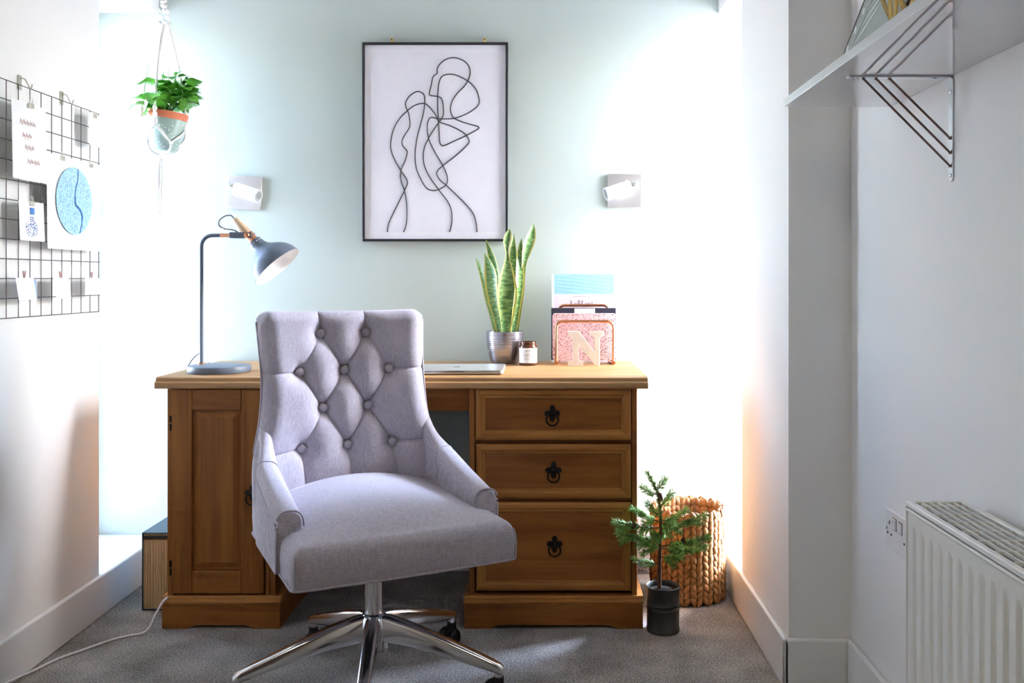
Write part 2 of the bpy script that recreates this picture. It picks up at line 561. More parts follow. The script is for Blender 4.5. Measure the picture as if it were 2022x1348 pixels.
M_CARPET = carpet_mat()

def snake_mat():
    m = bpy.data.materials.new('variegated_leaf')
    m.use_nodes = True
    nt = m.node_tree
    N, L = nt.nodes.new, nt.links.new
    b = nt.nodes['Principled BSDF']
    uv = N('ShaderNodeUVMap')
    sp = N('ShaderNodeSeparateXYZ')
    L(uv.outputs[0], sp.inputs[0])
    mp = N('ShaderNodeMapping'); mp.inputs['Scale'].default_value = (0.9, 26, 1)
    L(uv.outputs[0], mp.inputs['Vector'])
    wv = N('ShaderNodeTexNoise'); wv.inputs['Scale'].default_value = 2.0; wv.inputs['Detail'].default_value = 3; wv.inputs['Distortion'].default_value = 0.6
    L(mp.outputs[0], wv.inputs['Vector'])
    rp = N('ShaderNodeValToRGB')
    rp.color_ramp.elements[0].position = 0.42; rp.color_ramp.elements[0].color = (0.075, 0.20, 0.06, 1)
    rp.color_ramp.elements[1].position = 0.58; rp.color_ramp.elements[1].color = (0.27, 0.43, 0.16, 1)
    L(wv.outputs['Fac'], rp.inputs['Fac'])
    s1 = N('ShaderNodeMath'); s1.operation = 'SUBTRACT'; s1.inputs[1].default_value = 0.5
    a1 = N('ShaderNodeMath'); a1.operation = 'ABSOLUTE'
    g1 = N('ShaderNodeMath'); g1.operation = 'GREATER_THAN'; g1.inputs[1].default_value = 0.37
    L(sp.outputs['X'], s1.inputs[0]); L(s1.outputs[0], a1.inputs[0]); L(a1.outputs[0], g1.inputs[0])
    mx = N('ShaderNodeMix'); mx.data_type = 'RGBA'
    L(g1.outputs[0], mx.inputs['Factor']); L(rp.outputs['Color'], mx.inputs['A'])
    mx.inputs['B'].default_value = (0.66, 0.62, 0.16, 1)
    L(mx.outputs['Result'], b.inputs['Base Color'])
    b.inputs['Roughness'].default_value = 0.35
    return m
M_SNAKE = snake_mat()

def leaf_mat():
    m = P('glossy_green_leaf', (0.115, 0.40, 0.04), 0.32, noise=(18, 0.6))
    return m
M_LEAF = leaf_mat()
M_STEM = P('green_stem', (0.16, 0.36, 0.08), 0.5, noise=(30, 0.2))

def cord_mat():
    m = bpy.data.materials.new('twisted_flex')
    m.use_nodes = True
    nt = m.node_tree
    N, L = nt.nodes.new, nt.links.new
    b = nt.nodes['Principled BSDF']
    tc = N('ShaderNodeTexCoord')
    wv = N('ShaderNodeTexWave'); wv.inputs['Scale'].default_value = 90; wv.bands_direction = 'DIAGONAL'
    L(tc.outputs['Object'], wv.inputs['Vector'])
    rp = N('ShaderNodeValToRGB'); rp.color_ramp.interpolation = 'CONSTANT'
    rp.color_ramp.elements[0].color = (0.03, 0.03, 0.035, 1)
    rp.color_ramp.elements[1].position = 0.6; rp.color_ramp.elements[1].color = (0.5, 0.5, 0.5, 1)
    L(wv.outputs['Fac'], rp.inputs['Fac']); L(rp.outputs['Color'], b.inputs['Base Color'])
    b.inputs['Roughness'].default_value = 0.8
    return m
M_FLEX = cord_mat()

# ------------------------------------------------------------------ the room
struct(MB().box(-1.75, 1.0, YF - 0.3, YB + 0.15, -0.1, 0).build('floor', M_CARPET))
struct(MB().box(-1.75, 1.0, YF - 0.3, YB + 0.15, CEIL, CEIL + 0.1).build('ceiling', M_CEIL))
struct(MB().box(-1.75, 1.0, YB, YB + 0.15, 0, CEIL).build('wall_back', M_GREEN))
WT = 0.33
struct(MB().box(XL - WT, XL, YF, JL, 0, CEIL).box(XL - WT, XL, JL, YB, 0, SILL - 0.012).box(XL - WT, XL, JL, YB, LINT, CEIL).build('wall_left', M_WHITE))
struct(MB().box(XM, XR + WT, YF, 2.36, 0, CEIL).box(XR, XR + WT, 2.36, JR, 0, CEIL).box(XR, XR + WT, JR, YB, 0, SILL - 0.012).box(XR, XR + WT, JR, YB, LINT, CEIL).build('wall_right', M_WHITE))
M_DARKW = P('dark_fill_cut', (0.10, 0.075, 0.07), 0.8, bump=(60, 0.08, 0.002))  # unseen wall made dark to cut the light bounced onto front faces
struct(MB().box(-1.75, 1.0, YF - 0.2, YF, 0, CEIL).build('wall_front', M_DARKW))

def baseboard(name, boxes):
    b = MB()
    for x in boxes:
        b.box(*x)
    return struct(b.build(name, M_GLOSSW, bevel=0.006, seg=3))
BH = 0.13
baseboard('baseboard_left', [(XL, XL + 0.016, YF, YB - 0.016, 0, BH)])
baseboard('baseboard_back', [(XL, XR, YB - 0.016, YB, 0, BH)])
baseboard('baseboard_right', [(XR - 0.016, XR, 2.344, YB - 0.016, 0, BH), (XR - 0.016, XM, 2.344, 2.36, 0, BH), (XM - 0.016, XM, YF, 2.344, 0, BH)])

def side_window(name, xo, sgn, y0, y1):
    """narrow upright window at the outer end of a deep reveal"""
    root = bpy.data.objects.new(name, None)
    COL.objects.link(root)
    root.location = (xo, (y0 + y1) / 2, SILL)
    root['kind'] = 'structure'
    h, w, t = LINT - SILL, (y1 - y0) / 2, 0.03
    fw = 0.035
    f = MB()
    f.box(-t, t, -w, -w + fw, 0, h).box(-t, t, w - fw, w, 0, h).box(-t, t, -w + fw, w - fw, 0, fw).box(-t, t, -w + fw, w - fw, h - fw, h)
    f.build('window_frame', M_UPVC, root, bevel=0.004)
    MB().box(-t * 0.8, t * 0.8, -w + fw, w - fw, h * 0.62, h * 0.62 + 0.03).build('transom', M_UPVC, root, bevel=0.004)
    MB().box(-0.003, 0.003, -w + fw, w - fw, fw, h * 0.62).build('pane', M_GLASS, root)
    MB().box(-0.003, 0.003, -w + fw, w - fw, h * 0.62 + 0.03, h - fw).build('pane', M_GLASS, root)
    sill = MB().box(min(-sgn * 0.03, -sgn * 0.30), max(-sgn * 0.03, -sgn * 0.30), -w, w, -0.012, 0.0)
    sill.build('window_sill', M_GLOSSW, root, bevel=0.004)
    return root
side_window('window_1', XL - 0.295, -1, JL, YB)
side_window('window_2', XR + 0.295, 1, JR, YB)
struct(MB().box(-30, 30, -30, 30, -0.35, -0.3).build('ground_outside', M_STONE))

cl = bpy.data.objects.new('fill_lamp', None)  # made-up fitting around the added fill light, out of view
COL.objects.link(cl)
cl.location = (-0.25, -0.25, CEIL)
struct(cl)
MB().lathe([(0.27, 0), (0.275, -0.01), (0.275, -0.07), (0.262, -0.078), (0.262, -0.03), (0.001, -0.03)], 48).build('fill_lamp_rim', M_BRASS, cl, smooth=45)

# ------------------------------------------------------------------ desk
DX0, DX1, DY, DZ = -1.177, 0.313, 2.75, 0.76
desk = thing('pedestal_desk', 'waxed pine twin pedestal desk with iron ring pulls against the sage wall', 'desk', ((DX0 + DX1) / 2, DY, 0))
OX, OY = -(DX0 + DX1) / 2, -DY
def dbox(mb, x0, x1, y0, y1, z0, z1):
    return mb.box(x0 + OX, x1 + OX, y0 + OY, y1 + OY, z0, z1)
# top: moulded front edge
prof = [(0.0, 0.726), (-0.0, 0.744), (0.003, 0.748), (0.008, 0.749), (0.008, 0.752), (0.010, 0.758), (0.014, 0.76), (0.30, 0.76), (0.555, 0.76), (0.555, 0.726)]
prof = [(0.006, 0.725), (0.001, 0.729), (0.0, 0.736), (0.001, 0.743), (0.006, 0.747), (0.010, 0.7475), (0.010, 0.751), (0.012, 0.757), (0.017, 0.76), (0.553, 0.76), (0.553, 0.725)]
t = MB()
t.prism(prof, lambda u, v, w: (w, u, v), DX0 + OX, DX1 + OX)
t.build('desktop', M_PINE_LIT, desk, smooth=35)
PY0, PY1 = DY + 0.022, DY + 0.54
# left pedestal carcass
LX0, LX1 = -1.147, -0.818
dbox(MB(), LX0, LX0 + 0.018, PY0, PY1, 0.09, 0.726).build('side_panel', M_PINE_Z, desk, bevel=0.002)
dbox(MB(), LX1 - 0.018, LX1, PY0, PY1, 0.09, 0.726).build('side_panel', M_PINE_Z, desk, bevel=0.002)
dbox(MB(), LX0 + 0.018, LX1 - 0.018, PY1 - 0.012, PY1, 0.09, 0.726).build('back_panel', M_PINE_Z, desk)
RX0, RX1 = -0.228, 0.282
dbox(MB(), RX0, RX0 + 0.016, PY0, PY1, 0.09, 0.726).build('side_panel', M_PINE_Z, desk, bevel=0.002)
dbox(MB(), RX1 - 0.016, RX1, PY0, PY1, 0.09, 0.726).build('side_panel', M_PINE_Z, desk, bevel=0.002)
dbox(MB(), RX0 + 0.016, RX1 - 0.016, PY1 - 0.012, PY1, 0.09, 0.726).build('back_panel', M_PINE_Z, desk)
for z in (0.5615, 0.384):
    dbox(MB(), RX0 + 0.016, RX1 - 0.016, PY0 + 0.02, PY0 + 0.05, z - 0.006, z + 0.006).build('drawer_rail', M_PINE_X, desk)
# plinths with bead moulding and scalloped lower edge
def plinth(x0, x1):
    n = 14
    w = x1 - x0
    poly = [(0, 0.075), (0, 0)]
    a = 0.08
    poly += [(a, 0.0), (a + 0.012, 0.006), (a + 0.03, 0.010), (w - a - 0.03, 0.010), (w - a - 0.012, 0.006), (w - a, 0)]
    poly += [(w, 0), (w, 0.075)]
    m = MB()
    m.prism(poly, lambda u, v, q: (x0 + u + OX, q + OY, v), DY + 0.006, DY + 0.026)
    m.build('plinth_front', M_PINE_X, desk, bevel=0.0015)
    dbox(MB(), x0, x0 + 0.02, DY + 0.026, PY1, 0, 0.075).build('plinth_side', M_PINE_Y, desk)
    dbox(MB(), x1 - 0.02, x1, DY + 0.026, PY1, 0, 0.075).build('plinth_side', M_PINE_Y, desk)
    m = MB()
    pr = [(0, 0.075), (-0.002, 0.080), (0.0, 0.086), (0.006, 0.088), (0.006, 0.091), (0.010, 0.096), (0.535, 0.096), (0.535, 0.075)]
    m.prism(pr, lambda u, v, q: (q, u + 0.006, v), x0 - 0.002 + OX, x1 + 0.002 + OX)
    m.build('plinth_moulding', M_PINE_F, desk, smooth=35)
plinth(-1.157, -0.799)
plinth(-0.243, 0.298)
# kneehole apron
dbox(MB(), LX1, RX0, DY + 0.05, DY + 0.068, 0.652, 0.726).build('apron', M_PINE_X, desk, bevel=0.002)
dbox(MB(), LX1, RX0, PY1 - 0.03, PY1 - 0.012, 0.60, 0.726).build('rear_rail', M_PINE_X, desk, bevel=0.002)

# iron ring pull
def ring_pull(parent, x, z, y):
    m = MB()
    def qf(cx, cz, r, k):  # pointed lobe
        return
    lob = []
    for ang in range(0, 360, 15):
        a = math.radians(ang)
        c = abs(math.cos(2 * a))
        r = 0.0105 + 0.0140 * c ** 1.15
        lob.append((r * math.cos(a), r * math.sin(a) * 1.08))
    m.prism(lob, lambda u, v, w: (x + u, y - w, z + v), 0, 0.003)
    o = m.build('handle', M_IRON, parent, bevel=0.0008)
    d = MB()
    d.lathe([(0.0085, 0), (0.0085, 0.003), (0.006, 0.007), (0.0005, 0.009)], 14, Matrix.Translation((x, y - 0.003, z + 0.002)) @ Matrix.Rotation(PI / 2, 4, 'X'))
    d.build('boss', M_IRON, o, smooth=50)
    rg = MB()
    rg.tube([(x + 0.018 * math.cos(2 * PI * k / 24), y - 0.010 - 0.002 * math.sin(2 * PI * k / 24), z - 0.018 + 0.018 * math.sin(2 * PI * k / 24)) for k in range(24)], 0.0025, 8, closed=True)
    rg.build('ring', M_IRON, o, smooth=180)
    return o

# door
def framed(name, x0, x1, z0, z1, y, fw, raised, parent, hx, hz, grainx=True):
    """framed front: four mitred bars around a set-back panel"""
    yl = y + OY
    a, b_, c, d = x0 + OX, x1 + OX, z0, z1
    pm = MB()
    pm.box(a + fw - 0.004, b_ - fw + 0.004, yl + 0.008, yl + 0.018, c + fw - 0.004, d - fw + 0.004)
    root = pm.build(name, M_PINE_X if grainx else M_PINE_Z, parent)
    pf = [(0, 0.018), (0, 0.004), (0.004, 0.001), (fw * 0.30, 0.0), (fw * 0.55, 0.0), (fw * 0.62, 0.003), (fw * 0.8, 0.0045), (fw * 0.88, 0.004), (fw, 0.010), (fw, 0.018)]
    def bar(p, q, inn, mat):
        # p->q outer edge, inn inward dir
        p, q, inn = Vector(p), Vector(q), Vector(inn)
        t = (q - p).normalized()
        m = MB()
        m.rings([[p + inn * u + t * u + Vector((0, w, 0)) for u, w in pf], [q + inn * u - t * u + Vector((0, w, 0)) for u, w in pf]])
        m.build('frame_bar', mat, root, smooth=40)
    bar((a, yl, c), (b_, yl, c), (0, 0, 1), M_PINE_F)
    bar((a, yl, d), (b_, yl, d), (0, 0, -1), M_PINE_F)
    bar((a, yl, c), (a, yl, d), (1, 0, 0), M_PINE_FZ)
    bar((b_, yl, c), (b_, yl, d), (-1, 0, 0), M_PINE_FZ)
    ring_pull(root, hx + OX, hz, yl + 0.008)
    return root
DRY = DY + 0.018
framed('drawer', -0.209, 0.263, 0.568, 0.7235, DRY, 0.031, False, desk, 0.024, 0.648)
framed('drawer', -0.208, 0.263, 0.390, 0.555, DRY, 0.031, False, desk, 0.028, 0.476)
framed('drawer', -0.206, 0.263, 0.110, 0.378, DRY, 0.031, False, desk, 0.031, 0.251)
# cupboard door: stiles, rails, fielded panel
ax0, ax1, az0, az1 = -1.133, -0.8525, 0.101, 0.722
yl = DRY + OY
dm = MB()
fx0, fx1, fz0, fz1 = ax0 + 0.062 + OX, ax1 - 0.068 + OX, az0 + 0.07, az1 - 0.064
def fieldring(ins, w):
    return [(fx0 + ins, yl + w, fz0 + ins), (fx1 - ins, yl + w, fz0 + ins), (fx1 - ins, yl + w, fz1 - ins), (fx0 + ins, yl + w, fz1 - ins)]
dm.rings([fieldring(-0.004, 0.018), fieldring(-0.004, 0.010), fieldring(0.008, 0.010), fieldring(0.024, 0.003), fieldring(0.0245, 0.002)])
door = dm.build('door', M_PINE_Z, desk)
def dpart(nm, x0, x1, z0, z1, mat):
    MB().box(x0 + OX, x1 + OX, yl, yl + 0.018, z0, z1).build(nm, mat, door, bevel=0.0025)
dpart('stile', ax0, ax0 + 0.062, az0, az1, M_PINE_Z)
dpart('stile', ax1 - 0.068, ax1, az0, az1, M_PINE_Z)
dpart('rail', ax0 + 0.0625, ax1 - 0.0685, az1 - 0.064, az1, M_PINE_X)
dpart('rail', ax0 + 0.0625, ax1 - 0.0685, az0, az0 + 0.07, M_PINE_X)
ring_pull(door, -0.886 + OX, 0.408, yl)
dbox(MB(), ax1 + 0.003, LX1 - 0.018, PY0 + 0.002, PY0 + 0.022, 0.096, 0.726).build('door_post', M_PINE_Z, desk, bevel=0.002)
for hz in (0.62, 0.18):
    m = MB()
    m.cyl((LX0 + 0.012 + OX, yl - 0.001, hz - 0.022), (LX0 + 0.012 + OX, yl - 0.001, hz - 0.003), 0.0028, n=8)
    m.cyl((LX0 + 0.012 + OX, yl - 0.001, hz + 0.003), (LX0 + 0.012 + OX, yl - 0.001, hz + 0.022), 0.0028, n=8)
    m.build('hinge', M_IRON, desk, smooth=40)

# ------------------------------------------------------------------ office chair
CH = math.radians(26.7)
chair = thing('swivel_chair', 'lilac grey linen swivel armchair with buttoned back on polished five-star base', 'chair', (-0.44, 2.35, 0), CH)
# base
hub = MB()
hub.lathe([(0.030, 0.105), (0.040, 0.112), (0.041, 0.165), (0.036, 0.188), (0.028, 0.198), (0.024, 0.200)], 28)
hub.build('hub', M_CHROME, chair, smooth=50)
MB().lathe([(0.0235, 0.195), (0.0235, 0.345), (0.0245, 0.347), (0.0245, 0.372)], 28).build('gas_column', M_CHROME, chair, smooth=50)
MB().box(-0.09, 0.09, -0.10, 0.10, 0.366, 0.385).build('tilt_plate', M_BLACKP, chair, bevel=0.004)
def star_leg():
    m = MB()
    rings = []
    for r, zt, zb, w in ((0.012, 0.199, 0.125, 0.024), (0.05, 0.194, 0.128, 0.0235), (0.12, 0.176, 0.121, 0.0215), (0.22, 0.142, 0.101, 0.0185), (0.30, 0.1135, 0.083, 0.0165), (0.325, 0.104, 0.078, 0.0155), (0.338, 0.098, 0.074, 0.0145), (0.346, 0.090, 0.072, 0.011)):
        sec = []
        zc, hh = (zt + zb) / 2, (zt - zb) / 2
        for k in range(20):
            a = 2 * PI * k / 20
            cx, cz = math.cos(a), math.sin(a)
            e = 0.55
            sx = math.copysign(abs(cx) ** e, cx) * w * (0.86 if cz > 0 else 1.0)
            sz = math.copysign(abs(cz) ** e, cz) * hh
            sec.append((r, sx, zc + sz))
        rings.append(sec)
    m.rings(rings)
    return m.mesh('star_leg', M_CHROME, 45)
def castor_mesh():
    s = MB(); s.cyl((0.334, 0, 0.055), (0.334, 0, 0.083), 0.0105, n=16)
    h = MB()
    for sg in (-1, 1):
        h.lathe([(0.004, 0.006), (0.024, 0.006), (0.0265, 0.009), (0.0265, 0.020), (0.022, 0.0245), (0.008, 0.026), (0.001, 0.026)], 24,
                Matrix.Translation((0.322, 0, 0.0265)) @ Matrix.Rotation(sg * PI / 2, 4, 'X'))
    d = MB()
    rings = []
    for w in (-0.012, -0.009, 0.009, 0.012):
        k = 0.94 if abs(w) > 0.01 else 1
        rings.append([(0.322 + 0.030 * k * math.cos(math.radians(g)), w, 0.0285 + 0.030 * k * math.sin(math.radians(g))) for g in range(-10, 200, 14)] + [(0.322 - 0.01, w, 0.024), (0.322 + 0.012, w, 0.024)])
    d.rings(rings)
    d.cyl((0.334, 0, 0.050), (0.334, 0, 0.066), 0.0135, n=16)
    return s.mesh('castor_stem', M_CHROME, 45), h.mesh('castor_wheel', M_BLACKP, 45), d.mesh('castor_hood', M_BLACKP, 45)
LEG = star_leg()
CS, CW, CHD = castor_mesh()
for k in range(5):
    ang = math.radians(203 + 72 * k) - CH
    l = inst('star_leg', LEG, chair, rot=(0, 0, ang))
    inst('castor_stem', CS, l)
    inst('castor_wheel', CW, l)
    inst('castor_hood', CHD, l)

# seat cushion
SX, SY0, SY1, SZ0, SZ1 = 0.266, -0.300, 0.235, 0.378, 0.475
def seat_fn():
    m = MB()
    def outline(ins, z, bow=0.0):
        pts = []
        x, y0, y1 = SX - ins, SY0 + ins, SY1 - ins
        rr = max(0.018 - ins * 0.3, 0.006)
        for cx, cy, a0 in ((x - rr, y1 - rr, 0), (-x + rr, y1 - rr, 90), (-x + rr, y0 + rr, 180), (x - rr, y0 + rr, 270)):
            for k in range(7):
                a = math.radians(a0 + 15 * k)
                pts.append([cx + rr * math.cos(a), cy + rr * math.sin(a), z])
        out = []
        n = len(pts)
        for i in range(n):
            p, q = pts[i], pts[(i + 1) % n]
            out.append(p)
            L_ = math.hypot(q[0] - p[0], q[1] - p[1])
            if L_ > 0.05:
                for k in range(1, 16):
                    f_ = k / 16
                    out.append([p[0] + (q[0] - p[0]) * f_, p[1] + (q[1] - p[1]) * f_, z])
        for p in out:  # the front bows slightly forward
            if p[1] < 0:
                p[1] -= bow * (1 - (p[0] / SX) ** 2)
        return out
    rings = [outline(0.010, SZ0 - 0.002), outline(0.002, SZ0, 0.004), outline(0, SZ0 + 0.006, 0.006), outline(-0.002, SZ0 + 0.05, 0.010)]
    R_ = 0.034
    for g in range(0, 91, 10):
        a = math.radians(g)
        rings.append(outline(R_ * (1 - math.cos(a)), SZ1 - R_ + R_ * math.sin(a), 0.010))
    base = outline(R_, SZ1, 0.010)
    c = (0, (SY0 + SY1) / 2)
    for k in range(1, 13):
        s_ = 1 - k / 12.5
        rr = []
        for p in base:
            x = c[0] + (p[0] - c[0]) * s_
            y = c[1] + (p[1] - c[1]) * s_
            fr_ = min(1, max(0, (y - SY0 - R_) / 0.20))
            rr.append((x, y, SZ1 + 0.046 * (1 - min(1, abs(x) / (SX - R_)) ** 2.0) * math.sin(fr_ * PI / 2) ** 0.8))
        rings.append(rr)
    m.rings(rings)
    return m
seat = seat_fn().build('seat', M_LINEN, chair, smooth=60)
def piping(parent, pts, r=0.0032, closed=False):
    return MB().tube(pts, r, 8, closed=closed).build('piping', M_PIPE, parent, smooth=180)
def rrect(x, y0, y1, rr, z, bow):
    pts = []
    for cx, cy, a0 in ((x - rr, y1 - rr, 0), (-x + rr, y1 - rr, 90), (-x + rr, y0 + rr, 180), (x - rr, y0 + rr, 270)):
        for k in range(5):
            a = math.radians(a0 + 22.5 * k)
            pts.append((cx + rr * math.cos(a), cy + rr * math.sin(a), z))
    i = 15
    add = [(-x + rr + (2 * x - 2 * rr) * k / 12, y0 - bow * (1 - ((-x + rr + (2 * x - 2 * rr) * k / 12) / x) ** 2), z) for k in range(1, 12)]
    return pts[:15] + add + pts[15:]
piping(seat, rrect(SX + 0.001, SY0 - 0.001, SY1, 0.018, SZ0 + 0.004, 0.006), closed=True)
for sg in (-1, 1):
    piping(seat, spline([(sg * (SX - 0.003), SY0 - 0.0005, SZ0 + 0.004), (sg * (SX - 0.002), SY0 - 0.001, SZ0 + 0.05), (sg * (SX - 0.005), SY0 + 0.006, SZ1 - 0.02)], 5), 0.0024)

# tufted back
BTN = [(-0.066, 0.902), (0.066, 0.902), (-0.128, 0.797), (0, 0.797), (0.128, 0.797), (-0.064, 0.694), (0.064, 0.694), (-0.128, 0.587), (0.003, 0.587), (0.130, 0.587)]
SEG = [(0, 3), (1, 3), (0, 2), (1, 4), (2, 5), (3, 5), (3, 6), (4, 6), (5, 7), (5, 8), (6, 8), (6, 9)]
SEGS = [(BTN[a], BTN[b_], (0.0065 if (a, b_) not in ((0, 2), (1, 4), (5, 7)) else 0.002)) for a, b_ in SEG]
SEGS += [(BTN[0], (-0.072, 0.985), 0.006), (BTN[1], (0.062, 0.985), 0.006)]
SEGS += [(BTN[2], (-0.26, 0.795), 0.005), (BTN[4], (0.26, 0.797), 0.005), (BTN[7], (-0.28, 0.572), 0.005), (BTN[9], (0.28, 0.597), 0.005)]
SEGS += [(BTN[7], (-0.118, 0.46), 0.005), (BTN[8], (0.016, 0.46), 0.005), (BTN[9], (0.142, 0.46), 0.004)]
def sdist(p, a, b_):
    dx, dz = b_[0] - a[0], b_[1] - a[1]
    t_ = max(0, min(1, ((p[0] - a[0]) * dx + (p[1] - a[1]) * dz) / (dx * dx + dz * dz)))
    return math.hypot(p[0] - a[0] - t_ * dx, p[1] - a[1] - t_ * dz)
WTAB = [(0.40, 0.262), (0.54, 0.262), (0.59, 0.256), (0.63, 0.247), (0.68, 0.238), (0.74, 0.233), (0.80, 0.232), (0.90, 0.238), (0.97, 0.244)]
def bw(z):
    return (lerp_tab(WTAB, z - 0.02) + lerp_tab(WTAB, z) + lerp_tab(WTAB, z + 0.02)) / 3
def by_front(x, z):
    w = bw(z)
    q = x / w
    y = 0.248 + 0.135 * (z - 0.5) - 0.034 * q * q   # concave inner face
    y -= 0.018 * max(0, min(1, (0.70 - z) / 0.15)) * abs(q) ** 4
    return y
def by_back(x, z):
    q = x / bw(z)
    return 0.298 + 0.10 * (z - 0.5) + (0.02 if z > 0.5 else 0) * max(0, (z - 0.76) / 0.2) - 0.018 * q * q
ZB0, ZB1 = 0.40, 0.968
def top_z(q):
    return ZB1 - 0.004 * (1 - q * q) - 0.022 * max(0, (abs(q) - 0.86) / 0.14) ** 2.2
def back_pt(u, v):
    q = 2 * u - 1
    zt = top_z(q)
    z = ZB0 + (zt - ZB0) * v
    x = q * bw(z) * (1 - 0.035 * max(0, (v - 0.93) / 0.07) ** 2)
    dm_ = 1e-9
    for a, b_, dp in SEGS:
        d_ = sdist((x, z), a, b_)
        dm_ += math.exp(-130 * (d_ + (0.010 if dp < 0.004 else 0)))
    dm_ = max(0.0, -math.log(dm_) / 130 + 0.004)
    puff = 0.0125 * (1 - math.exp(-(dm_ / 0.021) ** 1.35))
    g = 0
    for a, b_, dp in SEGS:
        d_ = sdist((x, z), a, b_)
        g = max(g, 0.75 * dp * math.exp(-(d_ / 0.0028) ** 2))
    bt = 0
    for bx, bz in BTN:
        r = math.hypot(x - bx, z - bz)
        bt = max(bt, 0.026 * math.exp(-(r / 0.023) ** 1.25))
    # roll over at the rim
    ex = bw(z) - abs(x)
    ez = zt - z
    e = 0.0
    for d_, R_ in ((ex, 0.058), (ez, 0.030)):
        if d_ < R_:
            k = 1 - max(d_, 0) / R_
            e += R_ * (1 - math.sqrt(max(0, 1 - k * k)))
    y = by_front(x, z) - puff + g + bt + min(e, 0.046)
    return (x, y, z)
NU, NV = 220, 250
bk = MB()
def warp(t_):   # finer sampling near the rim
    return 0.5 - 0.5 * math.cos(PI * t_) if False else t_
rowsF = [[back_pt(i / NU, j / NV) for i in range(NU + 1)] for j in range(NV + 1)]
bk.grid(NU, NV, lambda u, v: rowsF[round(v * NV)][round(u * NU)])
bk.uv = {}
NB = 24
def rear_pt(u, v):
    q = 2 * u - 1
    zt = top_z(q)
    z = ZB0 + (zt - ZB0) * v
    x = q * bw(z)
    e = 0
    for d_ in (bw(z) - abs(x), zt - z):
        if d_ < 0.02:
            k = 1 - max(d_, 0) / 0.02
            e += 0.02 * (1 - math.sqrt(max(0, 1 - k * k)))
    return (x, by_back(x, z) - min(e, 0.024), z)
bk.grid(NU, NV, lambda u, v: rear_pt(u, v))
bk.uv = {}
n1 = (NU + 1) * (NV + 1)
def fi(i, j): return j * (NU + 1) + i
for j in range(NV):
    bk.f.append((fi(0, j), fi(0, j + 1), n1 + fi(0, j + 1), n1 + fi(0, j))); bk.m.append(0)
    bk.f.append((fi(NU, j), n1 + fi(NU, j), n1 + fi(NU, j + 1), fi(NU, j + 1))); bk.m.append(0)
for i in range(NU):
    bk.f.append((fi(i, NV), n1 + fi(i, NV), n1 + fi(i + 1, NV), fi(i + 1, NV))); bk.m.append(0)
    bk.f.append((fi(i, 0), fi(i + 1, 0), n1 + fi(i + 1, 0), n1 + fi(i, 0))); bk.m.append(0)
back = bk.build('backrest', M_LINEN, chair, smooth=180)
bm_ = MB()
bm_.lathe([(0.0115, -0.006), (0.0128, 0.0), (0.0122, 0.004), (0.0092, 0.0072), (0.0045, 0.0088), (0.0003, 0.0092)], 18)
BTM = bm_.mesh('button', M_PIPE, 60)
for bx, bz in BTN:
    yb = by_front(bx, bz) + 0.0125
    inst('button', BTM, back, M=Matrix.Translation((bx, yb, bz)) @ Matrix.Rotation(PI / 2 + 0.12, 4, 'X'))
# raised welt along the fold lines and around the rim
def seam_pts(a, b_, n=26, off=-0.0006, t0=0.07, t1=0.93):
    o_ = []
    for k in range(n + 1):
        t_ = t0 + (t1 - t0) * k / n
        x, z = a[0] + (b_[0] - a[0]) * t_, a[1] + (b_[1] - a[1]) * t_
        w = bw(z)
        u = (x / w + 1) / 2
        v = (z - ZB0) / (top_z(2 * u - 1) - ZB0)
        p = back_pt(min(max(u, 0.0), 1.0), min(max(v, 0), 1))
        o_.append((p[0] + 0.002, p[1] + off, p[2]))
    return o_
for a, b_ in ((0, 3), (1, 3), (2, 5), (3, 5), (3, 6), (4, 6), (5, 8), (6, 8), (6, 9)):
    MB().tube(seam_pts(BTN[a], BTN[b_], 30, -0.0010, 0.13, 0.87), 0.0022, 6).build('pleat', M_LINEN, back, smooth=180)
for sg in (-1, 1):
    pts = []
    for k in range(30):
        z = 0.585 + (ZB1 - 0.03 - 0.585) * k / 29
        x = sg * (bw(z) + 0.0008)
        p = rear_pt(0.0 if sg < 0 else 1.0, (z - ZB0) / (top_z(1) - ZB0))
        pts.append((x, p[1] - 0.004, z))
    piping(back, pts, 0.0028)

